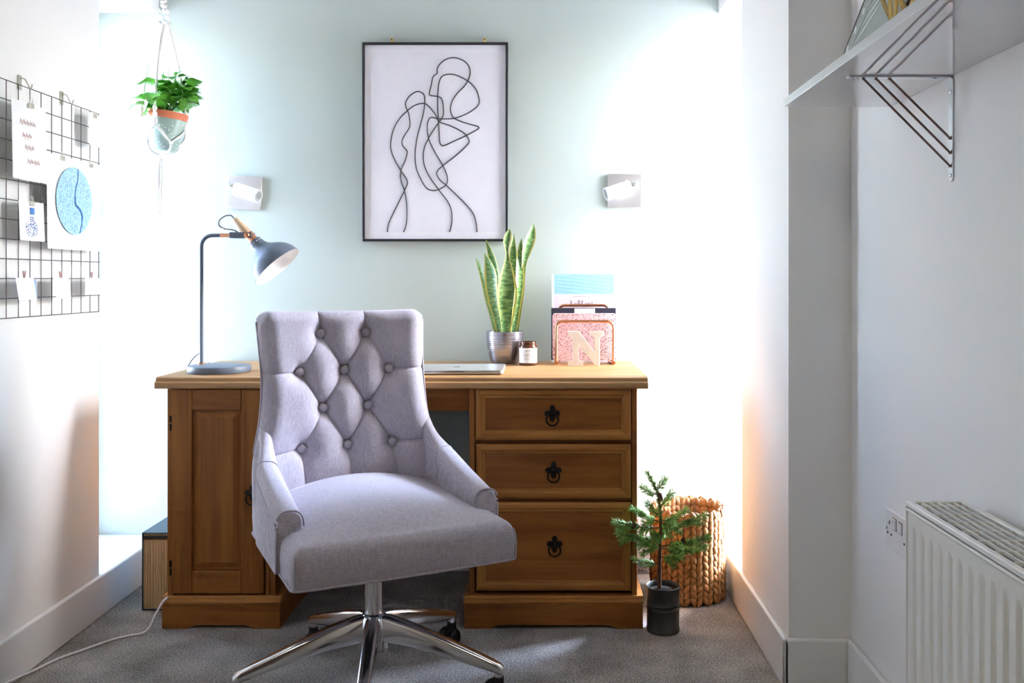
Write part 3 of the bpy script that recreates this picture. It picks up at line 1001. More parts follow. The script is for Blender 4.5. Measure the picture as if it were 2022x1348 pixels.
# arms
ATAB = [(-0.165, 0.522), (-0.12, 0.530), (-0.06, 0.541), (0.0, 0.553), (0.05, 0.565), (0.10, 0.576), (0.14, 0.588), (0.175, 0.602), (0.21, 0.622), (0.235, 0.642), (0.26, 0.668)]
def arm(sg):
    m = MB()
    rings = []
    ys = [-0.165, -0.161, -0.152, -0.13, -0.10, -0.06, -0.02, 0.02, 0.06, 0.09, 0.12, 0.15, 0.18, 0.205, 0.225, 0.245, 0.262]
    for i, y in enumerate(ys):
        h = (lerp_tab(ATAB, y - 0.02) + lerp_tab(ATAB, y) + lerp_tab(ATAB, y + 0.02)) / 3
        ins = (0.006, 0.002, 0.0)[i] if i < 3 else 0.0
        f_ = max(0, min(1, (y - 0.10) / 0.15))
        xo = 0.276 - ins - 0.030 * f_ * f_ * (3 - 2 * f_)
        xi = 0.213 + ins
        hh = h - ins
        xm, hw = (xo + xi) / 2, (xo - xi) / 2
        sec = []
        for k in range(17):
            a = PI * k / 16
            cx = math.cos(a)
            sz = math.sin(a)
            sec.append((sg * (xm + math.copysign(abs(cx) ** 0.75, cx) * hw), y, hh - 0.036 + 0.036 * sz ** 0.8))
        zb = 0.380 + ins
        sec += [(sg * xi, y, 0.44), (sg * xi, y, zb), (sg * xo, y, zb), (sg * xo, y, 0.44)]
        rings.append(sec)
    m.rings(rings)
    o = m.build('armrest', M_LINEN, chair, smooth=55)
    sec = rings[2]
    piping(o, [(p[0], -0.1645, p[2]) for p in rings[2][2:17]][:], 0.0024)
    piping(o, [(sg * 0.2745, -0.164, 0.384), (sg * 0.2752, -0.1645, 0.45), (sg * 0.2748, -0.1645, rings[2][0][2])], 0.0028)
    pts = []
    for y in [-0.16 + 0.02 * k for k in range(21)]:
        h = (lerp_tab(ATAB, y - 0.02) + lerp_tab(ATAB, y) + lerp_tab(ATAB, y + 0.02)) / 3
        f_ = max(0, min(1, (y - 0.10) / 0.15))
        pts.append((sg * (0.2765 - 0.030 * f_ * f_ * (3 - 2 * f_)), y, h - 0.030))
    piping(o, pts, 0.0024)
    # seam where the arm meets the back
    ya = 0.145
    h = (lerp_tab(ATAB, ya - 0.02) + lerp_tab(ATAB, ya) + lerp_tab(ATAB, ya + 0.02)) / 3
    pts = []
    for k in range(2, 17):
        a = PI * k / 16
        f_ = max(0, min(1, (ya - 0.10) / 0.15))
        xo = 0.276 - 0.030 * f_ * f_ * (3 - 2 * f_)
        xi = 0.213
        cx = math.cos(a)
        pts.append((sg * ((xo + xi) / 2 + math.copysign(abs(cx) ** 0.75, cx) * ((xo - xi) / 2 + 0.0006)), ya - 0.03 * (k / 16), h - 0.036 + 0.0366 * math.sin(a) ** 0.8 - 0.012 * (k / 16)))
    pts += [(sg * 0.2125, ya - 0.035, 0.53), (sg * 0.2125, ya - 0.03, 0.50)]
    piping(o, spline(pts, 2), 0.0024)
    return o
arm(-1)
arm(1)

# ------------------------------------------------------------------ things on the desk
# desk lamp
lamp = thing('desk_lamp', 'slate blue desk lamp with copper joint and pale wooden handle on the desk', 'lamp', (-1.041, 2.92, DZ))
MB().lathe([(0.090, 0.0), (0.097, 0.001), (0.098, 0.003), (0.098, 0.017), (0.0965, 0.0205), (0.094, 0.0215), (0.002, 0.0215)], 64).build('lamp_base', M_LAMP, lamp, smooth=40)
px_, py_ = -0.069, 0.03
MB().lathe([(0.0125, 0.0215), (0.0125, 0.0255), (0.0085, 0.0275)], 24, Matrix.Translation((px_, py_, 0))).build('collar', M_COPPER, lamp, smooth=40)
zt = 0.438
pts = [(px_, py_, 0.022), (px_, py_, zt - 0.035)]
pts += [(px_ + 0.035 - 0.035 * math.cos(math.radians(a)), py_, zt - 0.035 + 0.035 * math.sin(math.radians(a))) for a in range(15, 91, 15)]
pts += [(px_ + 0.062, py_, zt)]
MB().tube(pts, 0.0062, 16).build('pole', M_LAMP, lamp, smooth=60)
MB().cyl((px_ + 0.062, py_, zt), (px_ + 0.098, py_, zt), 0.0066, n=20).build('copper_sleeve', M_COPPER, lamp, smooth=40)
arm_ = MB()
arm_.box(px_ + 0.096, px_ + 0.168, py_ - 0.020, py_ - 0.015, zt - 0.0095, zt + 0.0095)
arm_.box(px_ + 0.096, px_ + 0.168, py_ + 0.015, py_ + 0.020, zt - 0.0095, zt + 0.0095)
arm_.box(px_ + 0.096, px_ + 0.106, py_ - 0.015, py_ + 0.015, zt - 0.0095, zt + 0.0095)
arm_.build('fork', M_LAMP, lamp, bevel=0.002)
pv = Vector((px_ + 0.155, py_, zt))
ax = Vector((0.675, -0.04, -0.735)).normalized()
kn = MB()
kn.lathe([(0.0095, 0.0), (0.0095, 0.009), (0.008, 0.011), (0.0005, 0.0115)], 18, Matrix.Translation(pv + Vector((0, -0.020, 0))) @ Matrix.Rotation(PI / 2, 4, 'X'))
kn.build('pivot_knob', M_COPPER, lamp, smooth=40)
A0 = align(pv, ax)
MB().lathe([(0.0005, -0.072), (0.0085, -0.0715), (0.0105, -0.068), (0.0135, -0.035), (0.0150, -0.004)], 24, A0).build('handle', M_ASH, lamp, smooth=50)
MB().lathe([(0.0148, -0.006), (0.0155, -0.006), (0.0155, 0.026), (0.0148, 0.026)], 28, A0).build('copper_joint', M_COPPER, lamp, smooth=40)
sp_ = [(0.0155, 0.024), (0.0205, 0.0245), (0.0215, 0.027), (0.0225, 0.036), (0.0245, 0.046), (0.0290, 0.056), (0.0380, 0.066), (0.0500, 0.076), (0.0620, 0.086), (0.0715, 0.097), (0.0785, 0.110), (0.0830, 0.124), (0.0855, 0.138)]
spi = [(r - 0.0012, z) for r, z in sp_[::-1]][:-2]
sh = MB()
sh.lathe(sp_, 56, A0, cap0=False, cap1=False)
shade = sh.build('lamp_shade', M_LAMP, lamp, smooth=60)
si = MB()
si.lathe([(0.0855, 0.1385)] + spi + [(0.002, 0.028)], 56, A0, cap0=False)
si.build('shade_lining', M_SHADEIN, shade, smooth=60)
bl = MB()
bl.lathe([(0.001, 0.040), (0.012, 0.041), (0.013, 0.060), (0.024, 0.078), (0.026, 0.092), (0.020, 0.106), (0.008, 0.113), (0.0005, 0.114)], 24, A0)
bl.build('bulb', M_FROST, shade, smooth=60)
vent = MB(); vent.lathe([(0.0022, 0), (0.0022, 0.0006), (0.0002, 0.0006)], 8)
VM = vent.mesh('vent_hole', M_SHADEIN)
for k in range(12):
    a = 2 * PI * k / 12
    q = A0 @ Vector((0.0224 * math.cos(a), 0.0224 * math.sin(a), 0.034))
    nrm = (A0.to_3x3() @ Vector((math.cos(a), math.sin(a), 0))).normalized()
    inst('vent_hole', VM, shade, M=align(q, nrm))
hp = pv + ax * -0.071
loop = [hp, hp + Vector((-0.012, 0, 0.012)), hp + Vector((-0.032, 0, 0.010)), hp + Vector((-0.050, 0, -0.004)), hp + Vector((-0.050, 0, -0.020)), hp + Vector((-0.032, 0, -0.031)), hp + Vector((-0.008, 0, -0.034)), pv + Vector((-0.034, 0, 0.009))]
MB().tube(spline(loop, 6), 0.0022, 8).build('flex', M_FLEX, lamp, smooth=180)
pc = spline([(px_, py_ + 0.006, 0.058), (px_ - 0.012, py_ + 0.012, 0.055), (px_ - 0.035, py_ + 0.02, 0.038), (px_ - 0.055, py_ + 0.03, 0.012), (px_ - 0.062, py_ + 0.04, 0.0025), (px_ - 0.066, py_ + 0.10, 0.0025), (px_ - 0.066, py_ + 0.25, 0.0025)], 6)
MB().tube(pc, 0.0022, 8).build('power_flex', M_FLEX, lamp, smooth=180)

# laptop
lap = thing('laptop', 'closed silver laptop lying on the pine desktop', 'laptop', (-0.281, 2.93, DZ))
def rr2(w, d, r, n=5):
    p = []
    for cx, cy, a0 in ((w - r, d - r, 0), (-w + r, d - r, 90), (-w + r, -d + r, 180), (w - r, -d + r, 270)):
        for k in range(n + 1):
            a = math.radians(a0 + 90 * k / n)
            p.append((cx + r * math.cos(a), cy + r * math.sin(a)))
    return p
def slab(w, d, r, z0, z1, ins=0.0015):
    m = MB()
    m.rings([[(x, y, z) for x, y in rr2(w - i, d - i, r)] for z, i in ((z0, ins), (z0 + ins, 0), (z1 - ins, 0), (z1, ins))])
    return m
slab(0.152, 0.106, 0.010, 0.0015, 0.0092, 0.002).build('laptop_body', M_ALU, lap, smooth=40)
lid = slab(0.152, 0.106, 0.010, 0.0100, 0.0150, 0.0015).build('laptop_lid', M_ALU, lap, smooth=40)
ap = []
for k in range(40):
    a = 2 * PI * k / 40
    r = 0.0125 * (1 - 0.10 * math.cos(2 * a) * 0.4)
    x, y = r * math.cos(a), r * math.sin(a) * 1.02
    y -= 0.0025 * math.exp(-(x / 0.004) ** 2) * (1 if y > 0 else -0.7)
    d_ = math.hypot(x - 0.0145, y - 0.002)
    if d_ < 0.0055:
        x -= (0.0055 - d_)
    ap.append((x, y))
em = MB(); em.prism(ap, lambda u, v, w: (u, v, w), 0.0149, 0.01525)
lf = [(0.001, 0.0135), (0.0022, 0.0165), (0.0052, 0.0185), (0.0050, 0.0155), (0.0030, 0.0138)]
em.prism(lf, lambda u, v, w: (u, v, w), 0.0149, 0.01525)
eo = em.build('emblem', M_ALUD, lid)
eo['kind'] = 'stuff'
MB().box(-0.03, 0.03, -0.1062, -0.103, 0.0088, 0.0102).build('thumb_notch', M_ALUD, lap)
for sx in (-0.12, 0.12):
    for sy in (-0.08, 0.08):
        MB().lathe([(0.006, 0), (0.006, 0.0018)], 12, Matrix.Translation((sx, sy, 0))).build('foot', M_BLACKP, lap)

# snake plant
sn = thing('snake_plant', 'snake plant with yellow-edged banded leaves in a ribbed silver pot on the desk', 'plant', (-0.139, 3.218, DZ))
prf = [(0.044, 0.0), (0.050, 0.002), (0.056, 0.02), (0.0625, 0.05), (0.066, 0.08), (0.0672, 0.105)]
rib = []
for k in range(44):
    z = 0.002 + 0.107 * k / 43
    r = lerp_tab([(0.0, 0.046), (0.012, 0.053), (0.03, 0.058), (0.055, 0.063), (0.08, 0.0658), (0.11, 0.067)], z)
    rib.append((r + (0.0006 * math.sin(z * 950) if z > 0.045 else 0), z))
MB().lathe([(0.001, 0.0)] + [(0.044, 0.0)] + rib + [(0.0672, 0.1125), (0.0650, 0.1135), (0.0635, 0.112), (0.0615, 0.098)], 56, cap1=False).build('pot', M_POTS, sn, smooth=50)
MB().lathe([(0.0625, 0.096), (0.03, 0.100), (0.001, 0.101)], 32, cap0=False).build('soil', M_SOIL, sn, smooth=60)
def to_l(cx, cy, dy):
    """photo-crop point to the plant's local x/z at its own depth"""
    px, py = 930 + cx * 0.1781, 430 + cy * 0.1781
    Y = 3.218 + dy
    return ((px - 1075) * Y / 1800 + 0.139, dy, 1.058 + (550 - py) * Y / 1800 - DZ)
SLEAF = [
    # (points: crop x, crop y, full width px in crop, depth) base -> tip, yaw of blade
    ([(383, 1290, 80), (385, 1150, 130), (393, 950, 195), (398, 800, 195), (402, 650, 150), (405, 520, 80), (404, 420, 32), (398, 340, 36), (400, 260, 72), (415, 180, 62), (430, 120, 4)], -0.022, 0.10),
    ([(325, 1290, 60), (295, 1120, 78), (255, 930, 105), (235, 770, 130), (228, 650, 132), (212, 560, 110), (185, 470, 66), (148, 385, 4)], -0.012, -0.35),
    ([(300, 1290, 50), (285, 1050, 70), (275, 800, 85), (262, 600, 96), (235, 460, 80), (200, 340, 45), (165, 240, 4)], 0.020, -0.2),
    ([(275, 1290, 40), (232, 1080, 52), (192, 900, 70), (165, 780, 62), (130, 640, 55), (95, 530, 44), (58, 440, 4)], 0.008, -0.5),
    ([(440, 1290, 50), (455, 950, 70), (462, 700, 92), (465, 500, 95), (468, 350, 66), (473, 250, 30), (475, 165, 3)], 0.022, 0.1),
    ([(470, 1290, 60), (492, 1080, 80), (520, 880, 88), (538, 720, 92), (540, 560, 84), (538, 430, 64), (545, 320, 48), (560, 225, 4)], 0.000, 0.35),
    ([(500, 1290, 40), (535, 1000, 50), (562, 800, 52), (575, 640, 46), (590, 500, 48), (615, 380, 88), (645, 270, 108), (672, 170, 80), (693, 60, 4)], 0.014, 0.25),
]
for pts, dep, yaw in SLEAF:
    cps = [to_l(x, y, dep) for x, y, w in pts]
    ws = [w * 1.12 * 0.1781 * 3.218 / 1800 for x, y, w in pts]
    mid_ = spline(cps, 5)
    wsm = [v.x for v in spline([(w, 0, 0) for w in ws], 5)]
    NL, NWD = len(mid_) - 1, 10
    cy_, sy_ = math.cos(yaw), math.sin(yaw)
    m = MB()
    def lfn(u, v, front=True):
        i = round(v * NL)
        c, w = mid_[i], max(wsm[i], 0.0004)
        q = 2 * u - 1
        tz = 0.16 * w * (q * q)          # channelled blade
        thick = 0.0022 * (1 - q * q) + 0.0003
        yy = -tz + (0 if front else thick)
        lean = 0.012 * math.sin(v * 5 + yaw * 9)
        return (c.x + q * w / 2 * cy_ - yy * sy_, c.y + q * w / 2 * sy_ + yy * cy_ + lean, c.z)
    m.grid(NWD, NL, lambda u, v: lfn(u, v, True))
    m.grid(NWD, NL, lambda u, v: lfn(u, v, False))
    m.build('leaf', M_SNAKE, sn, smooth=180, fixn=False)

# candle jar
cj = thing('candle_jar', 'amber glass candle jar with a white label beside the silver pot', 'candle', (-0.056, 3.148, DZ))
MB().lathe([(0.001, 0), (0.028, 0.0), (0.031, 0.002), (0.0318, 0.005), (0.0318, 0.064), (0.0305, 0.068), (0.0285, 0.070), (0.0285, 0.072), (0.0296, 0.0725), (0.0296, 0.075), (0.0285, 0.0757), (0.0285, 0.080), (0.0275, 0.0815), (0.0262, 0.081), (0.0262, 0.070), (0.0290, 0.066), (0.0295, 0.062)], 40, cap1=False).build('jar', M_AMBER, cj, smooth=45)
MB().lathe([(0.001, 0.003), (0.0288, 0.003), (0.0288, 0.058), (0.002, 0.0575)], 32).build('wax', M_WAX, cj, smooth=40)
MB().cyl((0, 0, 0.0575), (0.001, 0, 0.067), 0.0008, n=6).build('wick', M_INK, cj)
def arc_patch(r, a0, a1, z0, z1, n=20, th=0.0003):
    m = MB()
    rings = []
    for k in range(n + 1):
        a = a0 + (a1 - a0) * k / n
        rings.append([((r + d) * math.sin(a), -(r + d) * math.cos(a), z) for d, z in ((0, z0), (th, z0), (th, z1), (0, z1))])
    m.rings(rings)
    return m
lb = arc_patch(0.0319, -1.25, 1.25, 0.0095, 0.0605).build('label', M_PAPERW, cj, smooth=60)
ink = MB()
def jar_mark(z, h, segs):
    for a0, a1 in segs:
        sub = arc_patch(0.03225, a0, a1, z, z + h, 3)
        ink.add(sub.v, sub.f)
jar_mark(0.0500, 0.0022, [(-0.36, -0.22), (-0.20, -0.10), (-0.08, 0.02), (0.04, 0.16), (0.18, 0.30)])
jar_mark(0.0435, 0.0008, [(-0.42, -0.1), (-0.06, 0.28)])
jar_mark(0.0352, 0.0030, [(-0.40, -0.33), (-0.26, -0.20), (-0.12, -0.03), (0.05, 0.13), (0.20, 0.25), (0.32, 0.38)])
jar_mark(0.0300, 0.0008, [(-0.40, 0.0), (0.05, 0.36)])
jar_mark(0.0240, 0.0006, [(-0.42, 0.40)])
jar_mark(0.0205, 0.0006, [(-0.36, 0.30)])
io = ink.build('label_print', M_INK, lb)
io['kind'] = 'stuff'

# letter rack with papers
rk = thing('letter_rack', 'copper pipe letter rack with two tall loops at the right of the desk', 'letter rack', (0.140, 3.20, DZ))
def loop_pts(w, h, y, r=0.022):
    p = [(-w, y, 0.006)]
    p += [(-w, y, h - r)]
    p += [(-w + r - r * math.cos(math.radians(a)), y, h - r + r * math.sin(math.radians(a))) for a in range(18, 91, 18)]
    p += [(w - r + r * math.sin(math.radians(a)), y, h - r + r * math.cos(math.radians(a))) for a in range(0, 91, 18)]
    p += [(w, y, 0.006)]
    return p
MB().tube(loop_pts(0.099, 0.150, -0.036), 0.0052, 14).build('front_loop', M_COPPER, rk, smooth=60)
MB().tube(loop_pts(0.090, 0.2035, 0.034), 0.0052, 14).build('rear_loop', M_COPPER, rk, smooth=60)
for sx in (-1, 1):
    MB().tube([(sx * 0.099, -0.046, 0.0070), (sx * 0.099, -0.030, 0.0070), (sx * 0.090, 0.034, 0.0070), (sx * 0.090, 0.044, 0.0070)], 0.0068, 14).build('foot_rail', M_COPPER, rk, smooth=60)
    MB().lathe([(0.0062, 0), (0.0062, 0.012)], 14, Matrix.Translation((sx * 0.070, -0.036, 0.150)) @ Matrix.Rotation(PI / 2, 4, 'Y')).build('coupling', M_COPPER, rk, smooth=40)
Z0 = DZ + 0.0145
nb = thing('notebook', 'pink terrazzo-patterned notebook at the front of the copper letter rack', 'notebook', (0.139, 3.180, Z0))
def upright(w, h, t, r=0.004):
    m = MB()
    pol = rr2(w / 2, h / 2, r)
    m.rings([[(u, y, v + h / 2) for u, v in pol] for y in (-t / 2, t / 2)])
    return m
upright(0.222, 0.163, 0.008, 0.010).build('cover', M_TERR, nb, bevel=0.0008)
fo = thing('document_folder', 'black folder with a white title strip behind the terrazzo notebook', 'folder', (0.137, 3.1965, Z0))
upright(0.226, 0.181, 0.014, 0.002).build('folder_body', M_NAVY, fo, bevel=0.001)
MB().box(-0.032, 0.040, -0.0076, -0.0070, 0.150, 0.179).build('title_strip', M_PAPERW, fo)
bk2 = thing('hardback_book', 'tall hardback with pale blue top and pink lower cover reading LETTERS', 'book', (0.137, 3.262, DZ))
bcov = upright(0.222, 0.314, 0.014, 0.0015).build('cover', M_BOOKP, bk2, bevel=0.0008)
MB().box(-0.1112, 0.1112, -0.0076, -0.0069, 0.243, 0.3142).build('blue_panel', M_BOOKB, bk2)
MB().box(-0.1115, -0.103, -0.0079, 0.0072, 0.001, 0.3142).build('spine', M_PAPERW, bk2, bevel=0.001)
wv = MB()
for k in range(9):
    z0 = 0.318 - 0.0125 * k
    run = []
    for i in range(40):
        x = -0.098 + 0.205 * i / 39
        z = z0 - 0.11 * (x + 0.1) + 0.0010 * math.sin(i * 1.6)
        if 0.245 < z < 0.312:
            run.append((x, -0.0077, z))
    if len(run) > 3:
        wv.tube(run, 0.00035, 4)
wo = wv.build('wave_lines', M_INKB, bk2)
wo['kind'] = 'stuff'
STROKES = {
    'L': [[(0, 1), (0.05, 0.5), (0.02, 0), (0.5, 0.05)]],
    'E': [[(0.55, 0.85), (0.1, 0.8), (0.05, 0.1), (0.55, 0.05)], [(0.08, 0.45), (0.45, 0.5)]],
    'T': [[(-0.05, 0.95), (0.65, 1.0)], [(0.3, 0.97), (0.28, 0.0)]],
    'R': [[(0.05, 0), (0.08, 0.9), (0.45, 0.85), (0.45, 0.55), (0.1, 0.45), (0.5, 0.0)]],
    'S': [[(0.5, 0.85), (0.2, 0.95), (0.08, 0.7), (0.4, 0.45), (0.42, 0.12), (0.05, 0.08)]],
}
lt = MB()
x = -0.040
for chn, hh, dz in (('L', 1.15, 0), ('E', 0.8, 0.0), ('T', 1.1, 0.001), ('T', 1.0, 0.001), ('E', 0.75, -0.001), ('R', 0.8, 0), ('S', 0.9, 0)):
    for st in STROKES[chn]:
        lt.tube([(x + a * 0.0115, -0.0077, 0.198 + dz + b_ * 0.0195 * hh) for a, b_ in st], 0.0007, 5)
    x += 0.0118
lo = lt.build('title_lettering', M_INK, bk2)
lo['kind'] = 'stuff'
sm = MB()
x = -0.034
for wdt in (0.006, 0.003, 0.003, 0.005, 0.004, 0.003, 0.010, 0.008, 0.009):
    sm.box(x, x + wdt, -0.0076, -0.0070, 0.2335, 0.2355)
    x += wdt + 0.0013
so = sm.build('small_print', P('grey_ink', (0.42, 0.38, 0.42), 0.6, noise=(80, 0.2)), bk2)
so['kind'] = 'stuff'

# letter N
NP = [(0, 0), (0, 0.13), (0.10, 0.16), (0.135, 0.21), (0.135, 0.80), (0.10, 0.85), (-0.01, 0.88), (-0.01, 1.0), (0.30, 1.0), (0.73, 0.43), (0.73, 0.80), (0.70, 0.86), (0.60, 0.88), (0.60, 1.0), (1.0, 1.0), (1.0, 0.88), (0.91, 0.86), (0.885, 0.80), (0.885, 0.0), (0.76, 0.0), (0.29, 0.62), (0.29, 0.21), (0.32, 0.16), (0.42, 0.13), (0.42, 0)]
m = MB()
m.prism(NP, lambda u, v, w: ((u - 0.5) * 0.122, w, v * 0.118), -0.007, 0.007)
tag(m.build('letter_ornament', M_CREAM, bevel=0.001, loc=(0.142, 3.118, DZ)), 'cream wooden letter N standing in front of the copper letter rack', 'ornament')

# ------------------------------------------------------------------ picture on the sage wall
pic = thing('framed_print', 'black framed line drawing of two embracing figures on the sage wall', 'picture', (-0.3945, YB, 1.1925))
FW, FH = 0.263, 0.7185
def fr(x0, x1, z0, z1):
    return MB().box(x0, x1, -0.022, -0.001, z0, z1)
fr(-FW, FW, 0, 0.009).build('frame_rail', M_BLACKF, pic, bevel=0.0015)
fr(-FW, FW, FH - 0.009, FH).build('frame_rail', M_BLACKF, pic, bevel=0.0015)
fr(-FW, -FW + 0.009, 0.009, FH - 0.009).build('frame_stile', M_BLACKF, pic, bevel=0.0015)
fr(FW - 0.009, FW, 0.009, FH - 0.009).build('frame_stile', M_BLACKF, pic, bevel=0.0015)
MB().box(-FW + 0.008, FW - 0.008, -0.014, -0.002, 0.008, FH - 0.008).build('mount', M_PAPER, pic)
sheet = MB().box(-FW + 0.028, FW - 0.028, -0.0146, -0.0139, 0.034, FH - 0.036).build('sheet', P('print_sheet', (0.76, 0.74, 0.79), 0.6, noise=(30, 0.015)), pic)
LA = [[(490, 285), (492, 250), (520, 215), (560, 195), (600, 193), (645, 210), (675, 240), (684, 280), (675, 320), (650, 360), (610, 400), (580, 445), (568, 490), (575, 530), (595, 553), (640, 572), (700, 590), (728, 598), (735, 606), (725, 617), (660, 652), (590, 685), (530, 711), (512, 707), (504, 685), (500, 620), (497, 570), (492, 480), (493, 400), (500, 340), (515, 305), (545, 291), (590, 292), (640, 312), (690, 345), (722, 385), (735, 430), (737, 460), (715, 490), (660, 525), (600, 548), (560, 553), (500, 553), (455, 545), (438, 560), (430, 600), (437, 665), (470, 740), (520, 825), (545, 880), (550, 915), (540, 945), (500, 970), (465, 977), (425, 962), (390, 905), (365, 840), (359, 760), (370, 670), (390, 590), (408, 520), (416, 450), (410, 410), (385, 393), (360, 395), (325, 420), (303, 455), (305, 485), (320, 520), (328, 570), (325, 605), (300, 645), (282, 680), (285, 710), (305, 735), (312, 750), (300, 800), (278, 850), (272, 890), (280, 935), (297, 985), (308, 1050), (310, 1130), (303, 1190), (290, 1222)],
      [(490, 285), (465, 305), (455, 350), (443, 400), (450, 415), (495, 422), (515, 435), (525, 480), (525, 530), (510, 560), (495, 580), (470, 615), (437, 670), (412, 730), (408, 800), (425, 860), (460, 920), (500, 975), (550, 1040), (572, 1090), (577, 1150), (570, 1200), (562, 1222)],
      [(195, 1222), (200, 1180), (225, 1120), (260, 1050), (297, 975), (313, 935), (305, 905), (275, 860), (240, 800), (217, 740), (215, 690), (230, 620), (265, 555), (310, 508), (360, 472), (410, 462), (440, 480), (480, 530), (500, 570), (560, 592), (620, 620), (660, 650), (678, 685), (660, 715), (600, 770), (525, 828), (492, 860), (488, 885), (510, 920), (545, 948), (600, 1000), (660, 1060), (700, 1110), (718, 1160), (725, 1222)]]
ln = MB()
for st in LA:
    ln.tube(spline([((700 + 0.334 * cx - 1075) / 546.0 + 0.3945, -0.0147, 1.058 + (500 - 0.3338 * cy) / 546.0 - 1.1925) for cx, cy in st], 5), 0.0021, 6)
lo = ln.build('line_drawing', M_INK, sheet, smooth=180)
for hx in (-0.553, -0.217):
    hk = thing('picture_hook', 'small brass picture hook above the %s end of the black frame' % ('left' if hx < -0.4 else 'right'), 'hook', (hx, YB, 1.9115))
    MB().box(-0.0045, 0.0045, -0.005, -0.0005, 0.0, 0.020).build('hook_plate', M_BRASS, hk, bevel=0.001)
    MB().cyl((0, -0.005, 0.014), (0, -0.013, 0.018), 0.0028, n=10).build('pin_head', M_BRASS, hk, smooth=40)

# ------------------------------------------------------------------ wall spotlights
def wall_light(cx, cz, roll, sg, label):
    t_ = thing('wall_light', label, 'wall light', (cx, YB, cz), 0, 'glass wall spotlights')
    Rm = Matrix.Rotation(roll, 4, 'Y')
    pm = MB(); pm.box(-0.061, 0.061, -0.012, 0, -0.061, 0.061, Rm)
    pm.build('back_plate', M_NICKEL, t_, bevel=0.0015)
    st = MB(); st.cyl((sg * -0.004, -0.012, 0.006), (sg * -0.004, -0.052, 0.008), 0.008, n=16)
    st.build('stem', M_SATIN, t_, smooth=40)
    a0 = Vector((sg * -0.018, -0.062, 0.010))
    ax_ = Vector((sg * 0.92, -0.20, -0.30)).normalized()
    A = align(a0, ax_)
    MB().lathe([(0.001, -0.026), (0.0155, -0.0255), (0.0165, -0.024), (0.0165, 0.010), (0.0150, 0.012), (0.001, 0.012)], 28, A).build('lamp_holder', M_SATIN, t_, smooth=40)
    MB().lathe([(0.0225, 0.004), (0.0238, 0.006), (0.0238, 0.098), (0.0228, 0.0995), (0.0205, 0.0985), (0.0205, 0.010)], 36, A, cap1=False).build('glass_shade', M_FROST, t_, smooth=45)
    MB().lathe([(0.001, 0.012), (0.007, 0.013), (0.007, 0.05), (0.003, 0.056), (0.0005, 0.057)], 16, A).build('bulb', M_PAPERW, t_, smooth=50)
    for k in range(3):
        a = 2 * PI * k / 3 + (0.5 if sg > 0 else 1.3)
        q = A @ Vector((0.0235 * math.cos(a), 0.0235 * math.sin(a), 0.014))
        n_ = A.to_3x3() @ Vector((math.cos(a), math.sin(a), 0))
        MB().lathe([(0.0032, 0), (0.0032, 0.004), (0.002, 0.0055), (0.0003, 0.006)], 10, align(q, n_)).build('screw', M_SATIN, t_, smooth=50)
    MB().cyl(A @ Vector((0, 0, -0.025)), A @ Vector((0, 0, -0.048)), 0.0012, n=8).build('adjusting_rod', M_CLIPM, t_)
    return t_
wall_light(-1.086, 1.369, 0.05, 1, 'brushed metal wall spotlight with frosted tube above the desk lamp')
wall_light(0.2906, 1.376, 0.0, -1, 'brushed metal wall spotlight with frosted tube above the letter rack')

# ------------------------------------------------------------------ hanging plant in macrame
HX, HY = -1.296, 3.10
HZ0, HZ1 = 1.492, 1.625
hp_ = thing('hanging_plant', 'bushy green plant in a dotted sage pot hung in a cotton macrame sling', 'plant', (HX, HY, HZ0))
TILT = Matrix.Translation((0, 0, 0.0)) @ Matrix.Rotation(math.radians(7), 4, 'Y')
MB().lathe([(0.001, 0.0), (0.034, 0.0), (0.040, 0.006), (0.048, 0.030), (0.056, 0.060), (0.0615, 0.090), (0.0635, 0.108)], 48, TILT, cap1=False).build('pot', M_DOTPOT, hp_, smooth=50)
MB().lathe([(0.0635, 0.107), (0.0650, 0.108), (0.0665, 0.129), (0.0655, 0.131), (0.0625, 0.130), (0.0600, 0.112)], 48, TILT, cap0=False, cap1=False).build('pot_rim', M_TERRA, hp_, smooth=50)
MB().lathe([(0.0605, 0.116), (0.03, 0.120), (0.001, 0.121)], 28, TILT, cap0=False).build('soil', M_SOIL, hp_, smooth=60)
lm = MB()
NLf, NWf = 8, 6
def leaf_pt(u, v):
    q = 2 * u - 1
    w = 0.40 * math.sin(PI * v ** 0.75) ** 0.85 + 0.001
    return (q * w, v - 0.0, 0.12 * math.sin(PI * v) - 0.22 * v * v + 0.20 * abs(q) * w + 0.03 * math.sin(v * 14) * abs(q))
lm.grid(NWf, NLf, leaf_pt)
LEAFM = lm.mesh('leaf', M_LEAF, 180, fixn=False)
rl = random.Random(21)
leaf_specs = []
for k in range(84):
    th = rl.uniform(0, 2 * PI)
    hgt = rl.random()
    rad = rl.uniform(0.01, 0.055) * (1.0 - 0.3 * hgt)
    bx = 0.026 + rad * math.cos(th) + 0.028 * hgt
    by = rad * math.sin(th) * 0.8
    bz = 0.132 + 0.095 * hgt
    leaf_specs.append((bx, by, bz, th + rl.uniform(-0.4, 0.4), rl.uniform(-0.25, 0.55) + 0.3 * hgt, rl.uniform(0.042, 0.066) * (1 - 0.25 * hgt), rl.uniform(-0.5, 0.5)))
